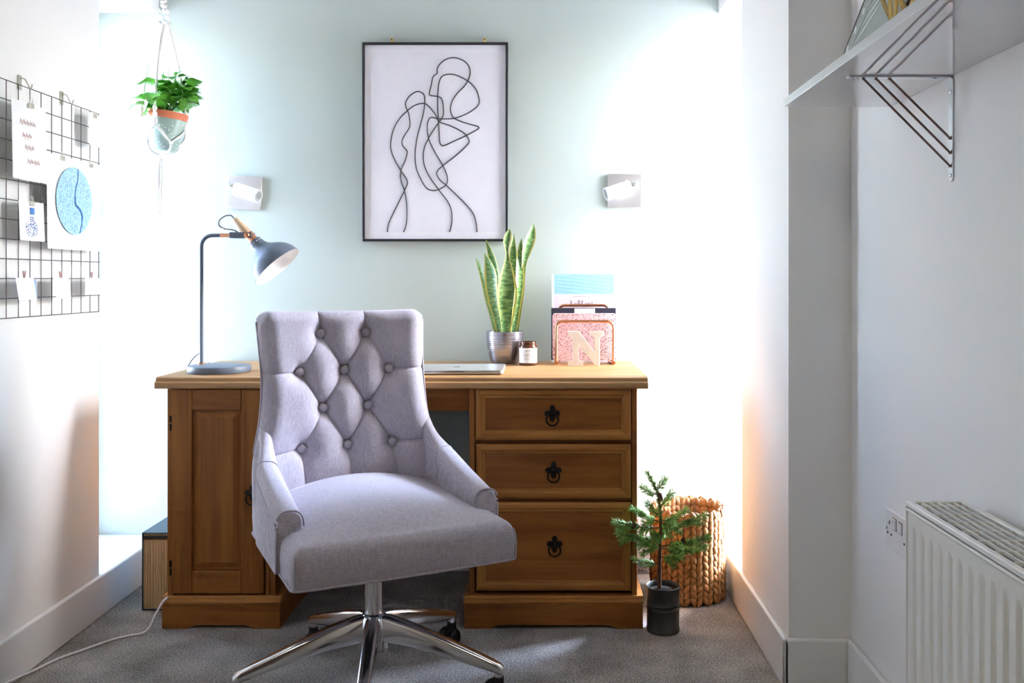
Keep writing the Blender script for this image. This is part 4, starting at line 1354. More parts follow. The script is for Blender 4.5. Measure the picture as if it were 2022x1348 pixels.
leaf_specs += [(0.055, -0.02, 0.205, 0.2, 0.1, 0.062, 0.2), (0.065, -0.015, 0.185, -0.15, -0.3, 0.060, 0.3), (-0.005, -0.05, 0.185, -1.4, -0.5, 0.062, 0.1), (0.04, -0.03, 0.235, 2.4, 0.4, 0.048, 0), (0.05, -0.02, 0.250, 1.2, 0.8, 0.028, 0), (0.058, -0.02, 0.245, 0.1, 0.2, 0.034, 0), (0.0, -0.04, 0.215, -2.6, 0.1, 0.056, 0.2), (-0.05, -0.03, 0.150, -2.2, -0.2, 0.05, 0.2), (-0.045, -0.04, 0.165, -2.0, 0.1, 0.045, 0.2)]
for bx, by, bz, th, el, s_, rl_ in leaf_specs:
    Mx = Matrix.Translation((bx, by, bz)) @ Matrix.Rotation(th - PI / 2, 4, 'Z') @ Matrix.Rotation(el, 4, 'X') @ Matrix.Rotation(rl_, 4, 'Y') @ Matrix.Scale(s_ * 1.22, 4)
    inst('leaf', LEAFM, hp_, M=Mx)
for k in range(9):
    a = 2 * PI * k / 9
    MB().tube(spline([(0.02 * math.cos(a), 0.02 * math.sin(a), 0.118), (0.03 * math.cos(a) + 0.008, 0.03 * math.sin(a), 0.16), (0.026 * math.cos(a) + 0.03, 0.026 * math.sin(a), 0.205 + 0.03 * (k % 3))], 5), 0.0016, 6).build('stem', M_STEM, hp_, smooth=180)

mac = thing('macrame_hanger', 'knotted cotton macrame hanger with long tail holding the bushy plant', 'plant hanger', (HX, HY, CEIL))
def mz(z): return z - CEIL
hk = MB()
hk.tube([(0.004, 0, mz(CEIL)), (0.004, 0, mz(2.10))], 0.0022, 8)
hk.build('top_cord', M_COTTON, mac, smooth=180)
MB().tube([(0.010 * math.cos(2 * PI * k / 20), 0, mz(2.075) + 0.013 * math.sin(2 * PI * k / 20)) for k in range(20)], 0.0028, 8, closed=True).build('ring', M_COTTON, mac, smooth=180)
kb = MB()
kb.tube([(0.0075 * math.cos(0.9 * k), 0.0075 * math.sin(0.9 * k), -0.0016 * k) for k in range(42)], 0.0042, 8)
kb.build('wrapped_knot', M_COTTON, mac, smooth=180, loc=(0.002, 0, mz(2.060)))
bead = MB()
bead.lathe([(0.001, -0.006), (0.005, -0.005), (0.0072, 0), (0.005, 0.005), (0.001, 0.006)], 12)
BEADM = bead.mesh('knot', M_COTTON, 180)
for i, (n_, z, r) in enumerate(((3, 1.985, 0.006), (4, 1.968, 0.012), (4, 1.948, 0.015), (5, 1.925, 0.017))):
    for k in range(n_):
        a = 2 * PI * k / n_ + i * 0.5
        inst('knot', BEADM, mac, loc=(r * math.cos(a) + 0.003, r * math.sin(a), mz(z)))
sq = MB()
for s_ in (0, PI):
    sq.tube([(0.0042 * math.cos(s_ + k * 0.55), 0.0042 * math.sin(s_ + k * 0.55), -0.0028 * k) for k in range(22)], 0.0036, 8)
SQM = sq.mesh('sennit', M_COTTON, 180)
bump = MB()
bump.lathe([(0.002, 0.0), (0.006, -0.004), (0.0075, -0.011), (0.006, -0.018), (0.0035, -0.021), (0.006, -0.025), (0.0075, -0.032), (0.006, -0.039), (0.0035, -0.042), (0.006, -0.046), (0.0072, -0.053), (0.0055, -0.060), (0.002, -0.064)], 12)
SENM = bump.mesh('sennit', M_COTTON, 180)
ANG = [math.radians(a) for a in (-88, 5, 95, 183)]
rim_c = []
for a in ANG:
    cx, cy = 0.0725 * math.cos(a), 0.0725 * math.sin(a)
    zr = 1.632 - 0.0085 * math.cos(a)
    MB().tube(spline([(0.012 * math.cos(a) + 0.003, 0.012 * math.sin(a), mz(1.925)), (0.05 * math.cos(a), 0.05 * math.sin(a), mz(1.78)), (cx * 1.0, cy * 1.0, mz(zr))], 6), 0.0034, 8).build('cord', M_COTTON, mac, smooth=180)
    MB().tube(spline([(0.010 * math.cos(a + 0.5) + 0.003, 0.010 * math.sin(a + 0.5), mz(1.925)), (0.05 * math.cos(a + 0.06), 0.05 * math.sin(a + 0.06), mz(1.78)), (cx, cy, mz(zr))], 6), 0.0030, 8).build('cord', M_COTTON, mac, smooth=180)
    inst('sennit', SENM, mac, loc=(cx * 1.02, cy * 1.02, mz(zr + 0.004)), rot=(-0.08 * math.sin(a), 0.08 * math.cos(a), 0))
    rim_c.append((a, cx, cy, zr - 0.060))
low = []
for i in range(4):
    a = ANG[i] + math.radians(46)
    low.append((0.056 * math.cos(a), 0.056 * math.sin(a), 1.520 - 0.006 * math.cos(a)))
for i, (a, cx, cy, z) in enumerate(rim_c):
    for tgt in (low[i], low[i - 1]):
        for off in (-0.0022, 0.0022):
            md = (cx * 0.5 + tgt[0] * 0.5, cy * 0.5 + tgt[1] * 0.5)
            k_ = 0.067 / math.hypot(*md)
            MB().tube(spline([(cx, cy, mz(z)), (md[0] * k_, md[1] * k_, mz((z + tgt[2]) / 2 + off)), (tgt[0], tgt[1], mz(tgt[2]))], 5), 0.0023, 6).build('cord', M_COTTON, mac, smooth=180)
for tgt in low:
    inst('knot', BEADM, mac, loc=(tgt[0], tgt[1], mz(tgt[2])))
    MB().tube(spline([(tgt[0], tgt[1], mz(tgt[2])), (tgt[0] * 0.78, tgt[1] * 0.78, mz(1.490)), (-0.010, 0, mz(1.478))], 5), 0.0034, 8).build('cord', M_COTTON, mac, smooth=180)
inst('gathering_knot', BEADM, mac, loc=(-0.010, 0, mz(1.474)), scale=(1.6, 1.6, 1.6))
rt = random.Random(4)
for k in range(9):
    x0, y0 = -0.010 + rt.uniform(-0.004, 0.004), rt.uniform(-0.004, 0.004)
    x1 = -0.014 + rt.uniform(-0.010, 0.006)
    MB().tube(spline([(x0, y0, mz(1.474)), (x0 + rt.uniform(-0.004, 0.004), y0, mz(1.40)), (x1, y0 * 1.5, mz(rt.uniform(1.27, 1.31)))], 5), 0.0016, 5).build('tail_strand', M_COTTON, mac, smooth=180)

# ------------------------------------------------------------------ wire memo grid on the left wall
GX = XL + 0.030
GZ0, GZ1, GY1 = 0.957, 1.5636, 2.802
NCOL, DYC = 15, 0.0535
grid = thing('wire_memo_grid', 'black wire grid board hung on the left wall with prints clipped on', 'memo board', (GX, GY1, GZ0))
GH, GW = GZ1 - GZ0, NCOL * DYC
vw = MB(); vw.cyl((0, 0, 0), (0, 0, GH), 0.0012, n=6)
VW = vw.mesh('upright_wire', M_WIRE, 60)
hw = MB(); hw.cyl((0, 0, 0), (0, -GW, 0), 0.0012, n=6)
HW = hw.mesh('cross_wire', M_WIRE, 60)
for k in range(NCOL + 1):
    inst('upright_wire', VW, grid, loc=(0, -k * DYC, 0))
for k in range(13):
    inst('cross_wire', HW, grid, loc=(0.0028 if 0 < k < 12 else 0, 0, GH * k / 12))

def card(name, label, cat, y0, y1, z0, z1, mat, x=0.008, tilt=0.0, curl=0.004, group=None, roll=0.0):
    """a sheet hung on the grid: y0..y1 along the wall, slightly curled"""
    t_ = thing(name, label, cat, (GX + x, (y0 + y1) / 2, z1), 0, group)
    m = MB()
    w, h = (y1 - y0) / 2, z1 - z0
    def fn(u, v, d):
        y = (2 * u - 1) * w
        z = -v * h
        return (d + curl * (2 * u - 1) ** 2 * v + tilt * v * h, y * math.cos(roll) - z * math.sin(roll), z * math.cos(roll) + y * math.sin(roll))
    m.grid(8, 8, lambda u, v: fn(u, v, 0.0))
    m.grid(8, 8, lambda u, v: fn(u, v, 0.0006))
    m.uv = {}
    m.build('sheet', mat, t_, smooth=180)
    return t_, w, h
def bulldog(y, z, label, x=0.006):
    c = thing('paper_clip', label, 'clip', (GX + x, y, z), 0, 'metal clips on the wire grid')
    MB().box(0.0, 0.006, -0.010, 0.010, -0.012, 0.001).build('clip_jaw', M_CLIPM, c, bevel=0.001)
    MB().tube([(0.003, -0.006, 0.001), (0.004, -0.005, 0.013), (0.004, 0.005, 0.013), (0.003, 0.006, 0.001)], 0.0009, 6).build('clip_loop', M_CLIPM, c)
    return c
t_, w_, h_ = card('quote_print', 'white card with pale rose handwriting clipped at the left of the wire grid', 'print', 2.328, 2.488, 1.316, 1.520, M_PAPERW)
sc_ = MB()
rs = random.Random(3)
for row, (za, n_) in enumerate(((-0.058, 5), (-0.092, 3), (-0.122, 3), (-0.158, 4))):
    y = -0.045 + 0.012 * row
    for k in range(n_):
        pts = [(0.0028, y + a, za + b_) for a, b_ in ((0, 0), (0.003, 0.012), (0.006, 0.001), (0.009, 0.008), (0.011, rs.uniform(-0.006, 0.002)))]
        sc_.tube(spline(pts, 4), 0.0006, 5)
        y += 0.015
so = sc_.build('handwriting', M_INKP, t_)
so['kind'] = 'stuff'
bulldog(2.410, 1.520, 'metal clip holding the rose handwriting card', 0.010)

t_, w_, h_ = card('city_map_print', 'white square print with a round blue city map clipped on the wire grid', 'print', 2.492, 2.790, 1.141, 1.404, M_PAPERW, curl=0.003)
dm = MB()
dc = [(0.100 * math.cos(2 * PI * k / 48), 0.097 * math.sin(2 * PI * k / 48)) for k in range(48)]
dm.prism(dc, lambda u, v, w: (0.0045 + w, -0.006 + u, -0.122 + v), -0.0008, 0.0003)
disc = dm.build('map_disc', M_MAP, t_)
rv = MB()
rp_ = [(0.020, 0.094), (0.016, 0.06), (0.004, 0.035), (0.000, 0.010), (0.004, -0.010), (0.030, -0.022), (0.044, -0.040), (0.042, -0.065), (0.030, -0.092)]
rv.tube(spline([(0.0047, -0.006 + a * 0.9, -0.122 + b_) for a, b_ in rp_], 5), [0.0022] * 15 + [0.0036] * 18 + [0.0022] * 8, 6)
rv.build('river', M_INKB, t_, smooth=180)
rd = MB()
for k in range(150):
    a, r = rs.uniform(0, 2 * PI), 0.095 * math.sqrt(rs.random())
    y, z = r * math.cos(a), r * math.sin(a)
    b2, l2 = rs.uniform(0, PI), rs.uniform(0.006, 0.016)
    y2, z2 = y + l2 * math.cos(b2), z + l2 * math.sin(b2)
    if y2 * y2 + z2 * z2 < 0.009:
        rd.tube([(0.0047, -0.006 + y, -0.122 + z), (0.0047, -0.006 + y2, -0.122 + z2)], 0.0005, 3)
ro = rd.build('streets', M_INKB, t_)
ro['kind'] = 'stuff'
bulldog(2.575, 1.403, 'metal clip at the upper left of the round map print')
bulldog(2.735, 1.403, 'metal clip at the upper right of the round map print')

t_, w_, h_ = card('bulb_card', 'small white card with a dotted light bulb drawing under the handwriting card', 'print', 2.360, 2.478, 1.158, 1.262, M_PAPERW)
bb = MB()
bb.box(0.0012, 0.0022, -0.008, 0.012, -0.034, -0.016)
bo = bb.build('bulb_cap', M_INKB, t_)
dt = MB()
for k in range(150):
    a, r = rs.uniform(0, 2 * PI), math.sqrt(rs.random())
    y, z = 0.002 + 0.030 * r * math.cos(a), -0.072 + 0.022 * r * math.sin(a)
    dt.box(0.0010, 0.0022, y - 0.0007, y + 0.0007, z - 0.0006, z + 0.0006)
for yy in (-0.004, 0.006):
    for zz in (-0.042, -0.048, -0.060):
        dt.box(0.0010, 0.0022, yy - 0.002, yy + 0.002, zz - 0.0018, zz + 0.0018)
do = dt.build('dot_drawing', M_INKB, t_)
do['kind'] = 'stuff'
bulldog(2.420, 1.263, 'metal clip holding the light bulb card')
t_, w_, h_ = card('blank_card', 'blank white card at the top right corner of the wire grid', 'card', 2.722, 2.798, 1.458, 1.556, M_PAPERW)
bulldog(2.760, 1.556, 'metal clip holding the blank corner card')
def peg(y, z, label):
    c = thing('clothes_peg', label, 'peg', (GX + 0.004, y, z), 0, 'small wooden pegs on the wire grid')
    for s_ in (-1, 1):
        MB().tube([(0.004, s_ * 0.001, -0.012), (0.004, s_ * 0.0015, -0.002), (0.004, s_ * 0.005, 0.014)], 0.0016, 6).build('peg_leg', M_PEG, c, smooth=60)
    return c
for nm, lab, y0, y1, z0, z1, where in (
        ('instant_photo', 'white-bordered photo pegged at the left of the bottom row on the wire grid', 2.345, 2.428, 1.003, 1.060, 'left'),
        ('instant_photo', 'white-bordered photo pegged in the middle of the bottom row on the wire grid', 2.525, 2.605, 1.001, 1.060, 'middle'),
        ('instant_photo', 'white-bordered photo pegged at the right of the bottom row on the wire grid', 2.700, 2.785, 1.010, 1.060, 'right')):
    t_, w_, h_ = card(nm, lab, 'photo', y0, y1, z0, z1, M_PAPERW, x=0.009, group='photos on the wire grid', tilt=0.08)
    MB().box(0.0014 + 0.001, 0.0022 + 0.001, -w_ * 0.8, w_ * 0.8, -h_ * 0.72, -h_ * 0.12).build('photo_image', M_PAPERW if where != 'right' else M_PAPERW, t_)
    peg((y0 + y1) / 2, z1 + 0.004, 'rose wooden peg holding the %s photo of the bottom row' % where)
t_, w_, h_ = card('blue_card', 'narrow blue card tucked behind the left pegged photo', 'card', 2.412, 2.446, 1.003, 1.056, M_BLUEC, x=0.0045)
for k, (y, lab) in enumerate(((2.428, 'metal wall hook holding the grid above the handwriting card'), (2.640, 'metal wall hook holding the grid above the round map'))):
    h = thing('wall_hook', lab, 'hook', (XL, y, GZ1 - 0.006), 0, 'wall hooks of the wire grid')
    MB().box(0.0, 0.004, -0.008, 0.008, 0.004, 0.042).build('hook_plate', M_CLIPM, h, bevel=0.001)
    MB().tube([(0.003, 0, 0.034), (0.016, 0, 0.032), (0.031, 0, 0.004), (0.034, 0, 0.008), (0.036, 0, 0.018)], 0.0018, 8).build('hook_wire', M_CLIPM, h, smooth=60)

# ------------------------------------------------------------------ floor things on the left
ef = thing('expanding_file', 'dark teal expanding file with manila dividers beside the left pedestal', 'file', (-1.222, 2.907, 0))
MB().box(-0.062, -0.058, 0, 0.20, 0.0, 0.248).build('cover', M_TEALC, ef, bevel=0.001)
MB().box(0.056, 0.060, 0, 0.20, 0.0, 0.248).build('cover', M_TEALC, ef, bevel=0.001)
MB().box(-0.058, 0.056, 0.001, 0.20, 0.0, 0.004).build('bottom_panel', M_TEALC, ef)
MB().box(-0.058, 0.056, 0.001, 0.20, 0.2445, 0.248).build('flap', M_TEALC, ef)
dv = MB()
for k in range(26):
    x0 = -0.0575 + 0.1132 * k / 26
    dv.box(x0, x0 + 0.0036, 0.002 + 0.0014 * (k % 2) + 0.001 * rs.random(), 0.198, 0.0045, 0.224 + 0.003 * rs.random())
do = dv.build('dividers', M_PAGES, ef)
do['kind'] = 'stuff'
MB().box(-0.0578, 0.0558, 0.004, 0.19, 0.226, 0.2375).build('dark_band', M_INK, ef)
tb = MB()
for k in range(13):
    x0 = -0.056 + 0.111 * k / 13
    tb.box(x0, x0 + 0.006, 0.004, 0.19, 0.2378, 0.243)
to_ = tb.build('index_tabs', M_PAGES, ef)
to_['kind'] = 'stuff'
cb = spline([(-1.136, 2.748, 0.098), (-1.150, 2.742, 0.082), (-1.166, 2.730, 0.050), (-1.178, 2.718, 0.018), (-1.195, 2.708, 0.0045), (-1.225, 2.695, 0.0036), (-1.262, 2.664, 0.0036), (-1.285, 2.630, 0.0036), (-1.315, 2.585, 0.0036), (-1.345, 2.54, 0.0036), (-1.366, 2.48, 0.0040), (-1.374, 2.42, 0.010), (-1.377, 2.33, 0.024), (-1.378, 2.22, 0.030)], 6)
tag(MB().tube(cb, 0.0034, 10).build('power_cable', M_CABLE, smooth=180), 'white power cable trailing from the left plinth across the carpet', 'cable')

# ------------------------------------------------------------------ basket, bag, small spruce
BX, BY, BR, BHT = 0.480, 3.055, 0.122, 0.298
bas = thing('woven_basket', 'round plaited water hyacinth basket in the corner behind the little spruce', 'basket', (BX, BY, 0))
MB().lathe([(0.001, 0.002), (BR - 0.012, 0.002), (BR - 0.009, 0.01), (BR - 0.007, BHT - 0.012), (BR - 0.011, BHT - 0.012), (BR - 0.013, 0.014), (0.001, 0.012)], 48).build('basket_core', M_HYAD, bas, smooth=60)
st = MB()
rings = []
for v in range(7):
    t__ = v / 6
    w = 0.0098 * math.sin(PI * min(0.97, max(0.03, t__))) ** 0.7
    rings.append([(w * 1.05 * math.cos(2 * PI * k / 7), w * 0.62 * math.sin(2 * PI * k / 7) - 0.0015 * math.sin(PI * t__), (t__ - 0.5) * 0.040) for k in range(7)])
st.rings(rings)
STM = st.mesh('plait_strand', M_HYA, 180)
NBR, NRW = 19, 13
rest = MB()
rb_ = random.Random(9)
camd = Vector((-BX, -BY, 0)).normalized()
cnt = 0
for i in range(NBR):
    a = 2 * PI * i / NBR
    for j in range(NRW):
        z = 0.016 + (BHT - 0.030) * j / (NRW - 1)
        for s_ in (-1, 1):
            aa = a + s_ * 0.080
            r = BR - 0.003 + rb_.uniform(-0.0015, 0.002)
            n_ = Vector((math.cos(aa), math.sin(aa), 0))
            Mx = Matrix.Translation((r * n_.x, r * n_.y, z + (0.004 if s_ > 0 else 0))) @ Matrix.Rotation(aa + PI / 2, 4, 'Z') @ Matrix.Rotation(-s_ * 0.42 + rb_.uniform(-0.12, 0.12), 4, 'Y') @ Matrix.Rotation(rb_.uniform(-0.15, 0.05), 4, 'X')
            facing = n_.dot(camd)
            if facing > 0.30 and cnt < 300:
                cnt += 1
                inst('plait_strand', STM, bas, M=Mx)
            else:
                rest.add([Mx @ Vector(p) for p in st.v], st.f)
for i in range(NBR):
    a = 2 * PI * (i + 0.5) / NBR
    for j in range(NRW - 6, NRW):
        z = 0.016 + (BHT - 0.030) * j / (NRW - 1)
        for s_ in (-1, 1):
            aa = a + s_ * 0.080
            n_ = Vector((math.cos(aa), math.sin(aa), 0))
            r = BR - 0.014
            Mx = Matrix.Translation((r * n_.x, r * n_.y, z)) @ Matrix.Rotation(aa - PI / 2, 4, 'Z') @ Matrix.Rotation(s_ * 0.42, 4, 'Y')
            rest.add([Mx @ Vector(p) for p in st.v], st.f)
ro = rest.build('far_strands', M_HYA, bas, smooth=180, fixn=False)
ro['kind'] = 'stuff'
for k in range(2):
    MB().tube([((BR - 0.008 + 0.004 * math.cos(a * 23 + k * PI)) * math.cos(a), (BR - 0.008 + 0.004 * math.cos(a * 23 + k * PI)) * math.sin(a), BHT - 0.008 + 0.004 * math.sin(a * 23 + k * PI)) for a in [2 * PI * i / 160 for i in range(160)]], 0.0052, 8, closed=True).build('rim_braid', M_HYA, bas, smooth=180)

gb = thing('paper_bag', 'white paper bag with a grey script band behind the spruce pot', 'bag', (0.352, 3.235, 0))
bgm = MB()
def bring(w, d, z): return [(-w, -d, z), (w, -d, z), (w, d, z), (-w, d, z)]
bgm.rings([bring(0.050, 0.030, 0.0), bring(0.050, 0.030, 0.10), bring(0.049, 0.024, 0.17), bring(0.048, 0.016, 0.21), bring(0.0465, 0.0145, 0.21), bring(0.047, 0.022, 0.16)], True, True)
bgm.build('bag_body', M_PAPERW, gb, bevel=0.0008)
MB().box(-0.0502, 0.0502, -0.0306, -0.0298, 0.020, 0.066).build('grey_band', M_GREYB, gb)
sq_ = MB()
sq_.tube(spline([(-0.04, -0.0308, 0.060), (-0.036, -0.0308, 0.050), (-0.044, -0.0308, 0.044), (-0.036, -0.0308, 0.036), (-0.030, -0.0308, 0.042), (-0.024, -0.0308, 0.036), (-0.018, -0.0308, 0.042), (-0.012, -0.0308, 0.036), (-0.006, -0.0308, 0.042), (0.0, -0.0308, 0.034), (0.006, -0.0308, 0.040), (0.012, -0.0308, 0.030), (0.020, -0.0308, 0.036), (0.022, -0.0308, 0.046), (0.016, -0.0308, 0.050), (0.020, -0.0308, 0.060)], 4), 0.0007, 5)
sq_.build('white_script', M_PAPERW, gb)
MB().tube([(-0.02, -0.018, 0.20), (-0.019, -0.018, 0.235), (0.0, -0.018, 0.245), (0.019, -0.018, 0.235), (0.02, -0.018, 0.20)], 0.0018, 6).build('bag_handle', M_PAPERW, gb, smooth=60)

TX, TY = 0.357, 2.745
tr = thing('potted_spruce', 'small artificial spruce with cones in a dark zinc pot by the desk', 'plant', (TX, TY, 0))
MB().lathe([(0.001, 0.0), (0.0480, 0.0), (0.0500, 0.002), (0.0500, 0.010), (0.0485, 0.013), (0.0490, 0.068), (0.0502, 0.070), (0.0490, 0.073), (0.0490, 0.082), (0.0502, 0.084), (0.0490, 0.087), (0.0495, 0.128), (0.0515, 0.131), (0.0515, 0.135), (0.0495, 0.136), (0.0475, 0.133), (0.0465, 0.118)], 48, cap1=False).build('pot', M_ZINC, tr, smooth=45)
MB().lathe([(0.047, 0.119), (0.03, 0.124), (0.012, 0.128), (0.001, 0.129)], 28, cap0=False).build('soil', M_SOIL, tr, smooth=60)
def TL(px, py, dy=0.0):
    Y = TY + dy
    return Vector(((px - 1075) * Y / 1800 - TX, dy, 1.058 + (550 - py) * Y / 1800))
trunk = spline([TL(1302, 1168), TL(1302, 1120), TL(1304, 1060), TL(1304, 1015), TL(1299, 975), TL(1288, 950), TL(1278, 932)], 5)
MB().tube(trunk, [0.0068 - 0.0054 * (k / (len(trunk) - 1)) for k in range(len(trunk))], 8).build('trunk', M_BARK, tr, smooth=60)
rn = random.Random(5)
def needles(mb, path, ln_, dens, spread=1.0):
    path = [Vector(p) for p in path]
    for i in range(len(path) - 1):
        a, b_ = path[i], path[i + 1]
        d = (b_ - a)
        L_ = d.length
        d.normalize()
        o1 = d.orthogonal().normalized()
        o2 = d.cross(o1)
        for k in range(max(1, int(L_ * dens))):
            p = a + (b_ - a) * rn.random()
            g = rn.uniform(0, 2 * PI)
            out = o1 * math.cos(g) + o2 * math.sin(g)
            dr = (d * rn.uniform(0.5, 0.95) + out * rn.uniform(0.55, 0.95) * spread).normalized()
            l_ = ln_ * rn.uniform(0.75, 1.15)
            w = dr.orthogonal().normalized() * 0.00105
            w2 = dr.cross(w)
            q = p + dr * l_ * 0.55
            mb.add([p, q + w, q - w * 0.5 + w2 * 0.86, q - w * 0.5 - w2 * 0.86, p + dr * l_], [(0, 1, 2), (0, 2, 3), (0, 3, 1), (4, 2, 1), (4, 3, 2), (4, 1, 3)])
BRN = [((1303, 1042), (1213, 1030), -0.02, 3), ((1303, 1065), (1220, 1052), -0.04, 3), ((1304, 1030), (1248, 1003), 0.0, 2), ((1304, 1085), (1258, 1062), -0.03, 2), ((1303, 1112), (1252, 1104), -0.02, 0),
       ((1304, 1045), (1394, 1016), 0.0, 3), ((1304, 1078), (1400, 1060), -0.035, 3), ((1304, 1030), (1356, 1006), 0.03, 1), ((1304, 1082), (1390, 1082), 0.02, 2), ((1303, 1098), (1346, 1098), -0.05, 2),
       ((1304, 1060), (1290, 1052), -0.075, 2), ((1304, 1050), (1312, 1040), 0.07, 2), ((1304, 1018), (1279, 994), -0.01, 0), ((1303, 1000), (1327, 972), 0.0, 0), ((1299, 976), (1268, 961), 0.0, 0), ((1296, 968), (1312, 944), 0.0, 0), ((1304, 1030), (1330, 1035), -0.06, 1)]
for (ax_, ay_), (tx_, ty_), dy, sub in BRN:
    a = TL(ax_, ay_)
    e = TL(tx_, ty_, dy)
    md = (a + e) / 2 + Vector((0, 0, -0.006))
    pth = spline([a, md, e], 6)
    bo = MB().tube(pth, [0.0020 - 0.0012 * k / (len(pth) - 1) for k in range(len(pth))], 6).build('branch', M_BARK, tr, smooth=60)
    nd = MB()
    needles(nd, pth[2:], 0.0195, 2700)
    for s_ in range(sub):
        k = int(len(pth) * (0.30 + 0.18 * s_))
        side = 1 if s_ % 2 else -1
        dr = (pth[min(k + 2, len(pth) - 1)] - pth[k]).normalized()
        up = Vector((0, 0, 1)) if s_ != 1 else Vector((0, -1, 0.2))
        tip = pth[k] + (dr * 0.75 + up * (0.55 * side) + Vector((0, -0.25 * side, 0))).normalized() * rn.uniform(0.032, 0.046)
        tw = [pth[k] + (tip - pth[k]) * f_ / 4 for f_ in range(5)]
        nd.tube(tw, 0.0008, 5)
        needles(nd, tw, 0.0185, 2600)
    no = nd.build('needles', M_NEEDLE, bo, fixn=False)
    no['kind'] = 'stuff'
nd = MB()
needles(nd, trunk[-18:], 0.014, 2600)
no = nd.build('needles', M_NEEDLE, tr, fixn=False)
no['kind'] = 'stuff'
def cone(px, py, dy, d, s_):
    c = TL(px, py, dy)
    A = align(c, d)
    m = MB()
    m.lathe([(0.001, -0.012 * s_), (0.005 * s_, -0.009 * s_), (0.006 * s_, 0), (0.004 * s_, 0.010 * s_), (0.0005, 0.015 * s_)], 10, A)
    for lv in range(7):
        for k in range(6):
            a = 2 * PI * k / 6 + lv * 0.5
            z = (-0.010 + 0.0036 * lv) * s_
            r = 0.0085 * s_ * (1 - 0.10 * lv)
            p = [Vector((0.3 * r * math.cos(a), 0.3 * r * math.sin(a), z)), Vector((r * math.cos(a - 0.35), r * math.sin(a - 0.35), z + 0.002 * s_)), Vector((r * 1.12 * math.cos(a), r * 1.12 * math.sin(a), z + 0.004 * s_)), Vector((r * math.cos(a + 0.35), r * math.sin(a + 0.35), z + 0.002 * s_))]
            m.add([A @ q for q in p], [(0, 1, 2), (0, 2, 3)])
    m.build('cone', M_CONE, tr, fixn=False)
cone(1304, 980, -0.012, (0.35, -0.2, -0.9), 1.0)
cone(1251, 1038, -0.035, (-0.5, -0.6, -0.6), 0.9)
cone(1350, 1067, -0.030, (0.3, -0.8, -0.4), 0.8)

# ------------------------------------------------------------------ right wall: shelf, bracket, radiator, socket
SZ, SH0, SH1 = 1.452, 0.549, XM
tag(MB().box(SH0, SH1, 0.35, 2.09, SZ, SZ + 0.018).build('wall_shelf', M_LAM, bevel=0.0008), 'white glossy laminate wall shelf high on the right wall', 'shelf')
br = thing('shelf_bracket', 'steel shelf bracket with three slanting bars under the white shelf', 'bracket', (XM, 1.7775, SZ))
def strip(pts, w, t, name):
    m = MB()
    return m
b1 = MB(); b1.prism(rr2(0.102, 0.0095, 0.009, 5), lambda u, v, w: (-0.104 + u, v, w), -0.0035, 0)
b1.build('shelf_arm', M_STEEL, br, bevel=0.0008)
b2 = MB(); b2.prism(rr2(0.0095, 0.102, 0.009, 5), lambda u, v, w: (w, u, -0.1035 + v), -0.0035, 0)
b2.build('wall_arm', M_STEEL, br, bevel=0.0008)
for xa, zb in ((-0.172, -0.173), (-0.147, -0.147), (-0.1205, -0.119)):
    for off in (0.0,):
        MB().tube([(xa - 0.004, 0.0, -0.0045), (xa, 0, -0.0055), (-0.0055, 0, zb), (-0.0045, 0, zb - 0.004)], 0.0023, 10).build('brace_bar', M_RUSTR, br, smooth=60)
for q, n_ in (((-0.0036, 0, -0.030), (-1, 0, 0)), ((-0.0036, 0, -0.193), (-1, 0, 0)), ((-0.033, 0, -0.0036), (0, 0, -1)), ((-0.185, 0, -0.0036), (0, 0, -1))):
    MB().lathe([(0.0042, -0.0005), (0.0042, 0.0006), (0.0030, 0.0016), (0.0003, 0.0018)], 14, align(q, n_)).build('screw', M_STEEL, br, smooth=40)

lp = thing('leaf_print', 'grey green print of a pale palm leaf leaning on the right wall shelf', 'picture', (0.6125, 1.95, SZ + 0.018))
lean = math.atan2(0.173, 0.445)
RL = Matrix.Rotation(lean, 4, 'Y')
PWD, PHT = 0.33, 0.46
def lbox(x0, x1, y0, y1, z0, z1): return MB().box(x0, x1, y0, y1, z0, z1, RL)
lbox(0.001, 0.007, -PWD, 0, 0.0, PHT).build('print_panel', M_LEAFART, lp)
lbox(0, 0.010, -0.004, 0.0035, 0, PHT).build('frame_side', M_BROWN, lp, bevel=0.001)
lbox(0, 0.010, -PWD - 0.0035, -PWD + 0.004, 0, PHT).build('frame_side', M_BROWN, lp, bevel=0.001)
lbox(0, 0.010, -PWD + 0.004, -0.004, PHT - 0.006, PHT).build('frame_top', M_BROWN, lp, bevel=0.001)
lbox(0, 0.010, -PWD + 0.004, -0.004, 0, 0.006).build('frame_bottom', M_BROWN, lp, bevel=0.001)
mid_rib = MB()
ribp = [RL @ Vector((0.0006, -0.035 - 0.10 * (z / 0.42) ** 1.3, z)) for z in [0.02 + 0.04 * k for k in range(11)]]
mid_rib.tube(ribp, 0.0022, 6)
mid_rib.build('leaf_rib', M_LEAFW, lp)
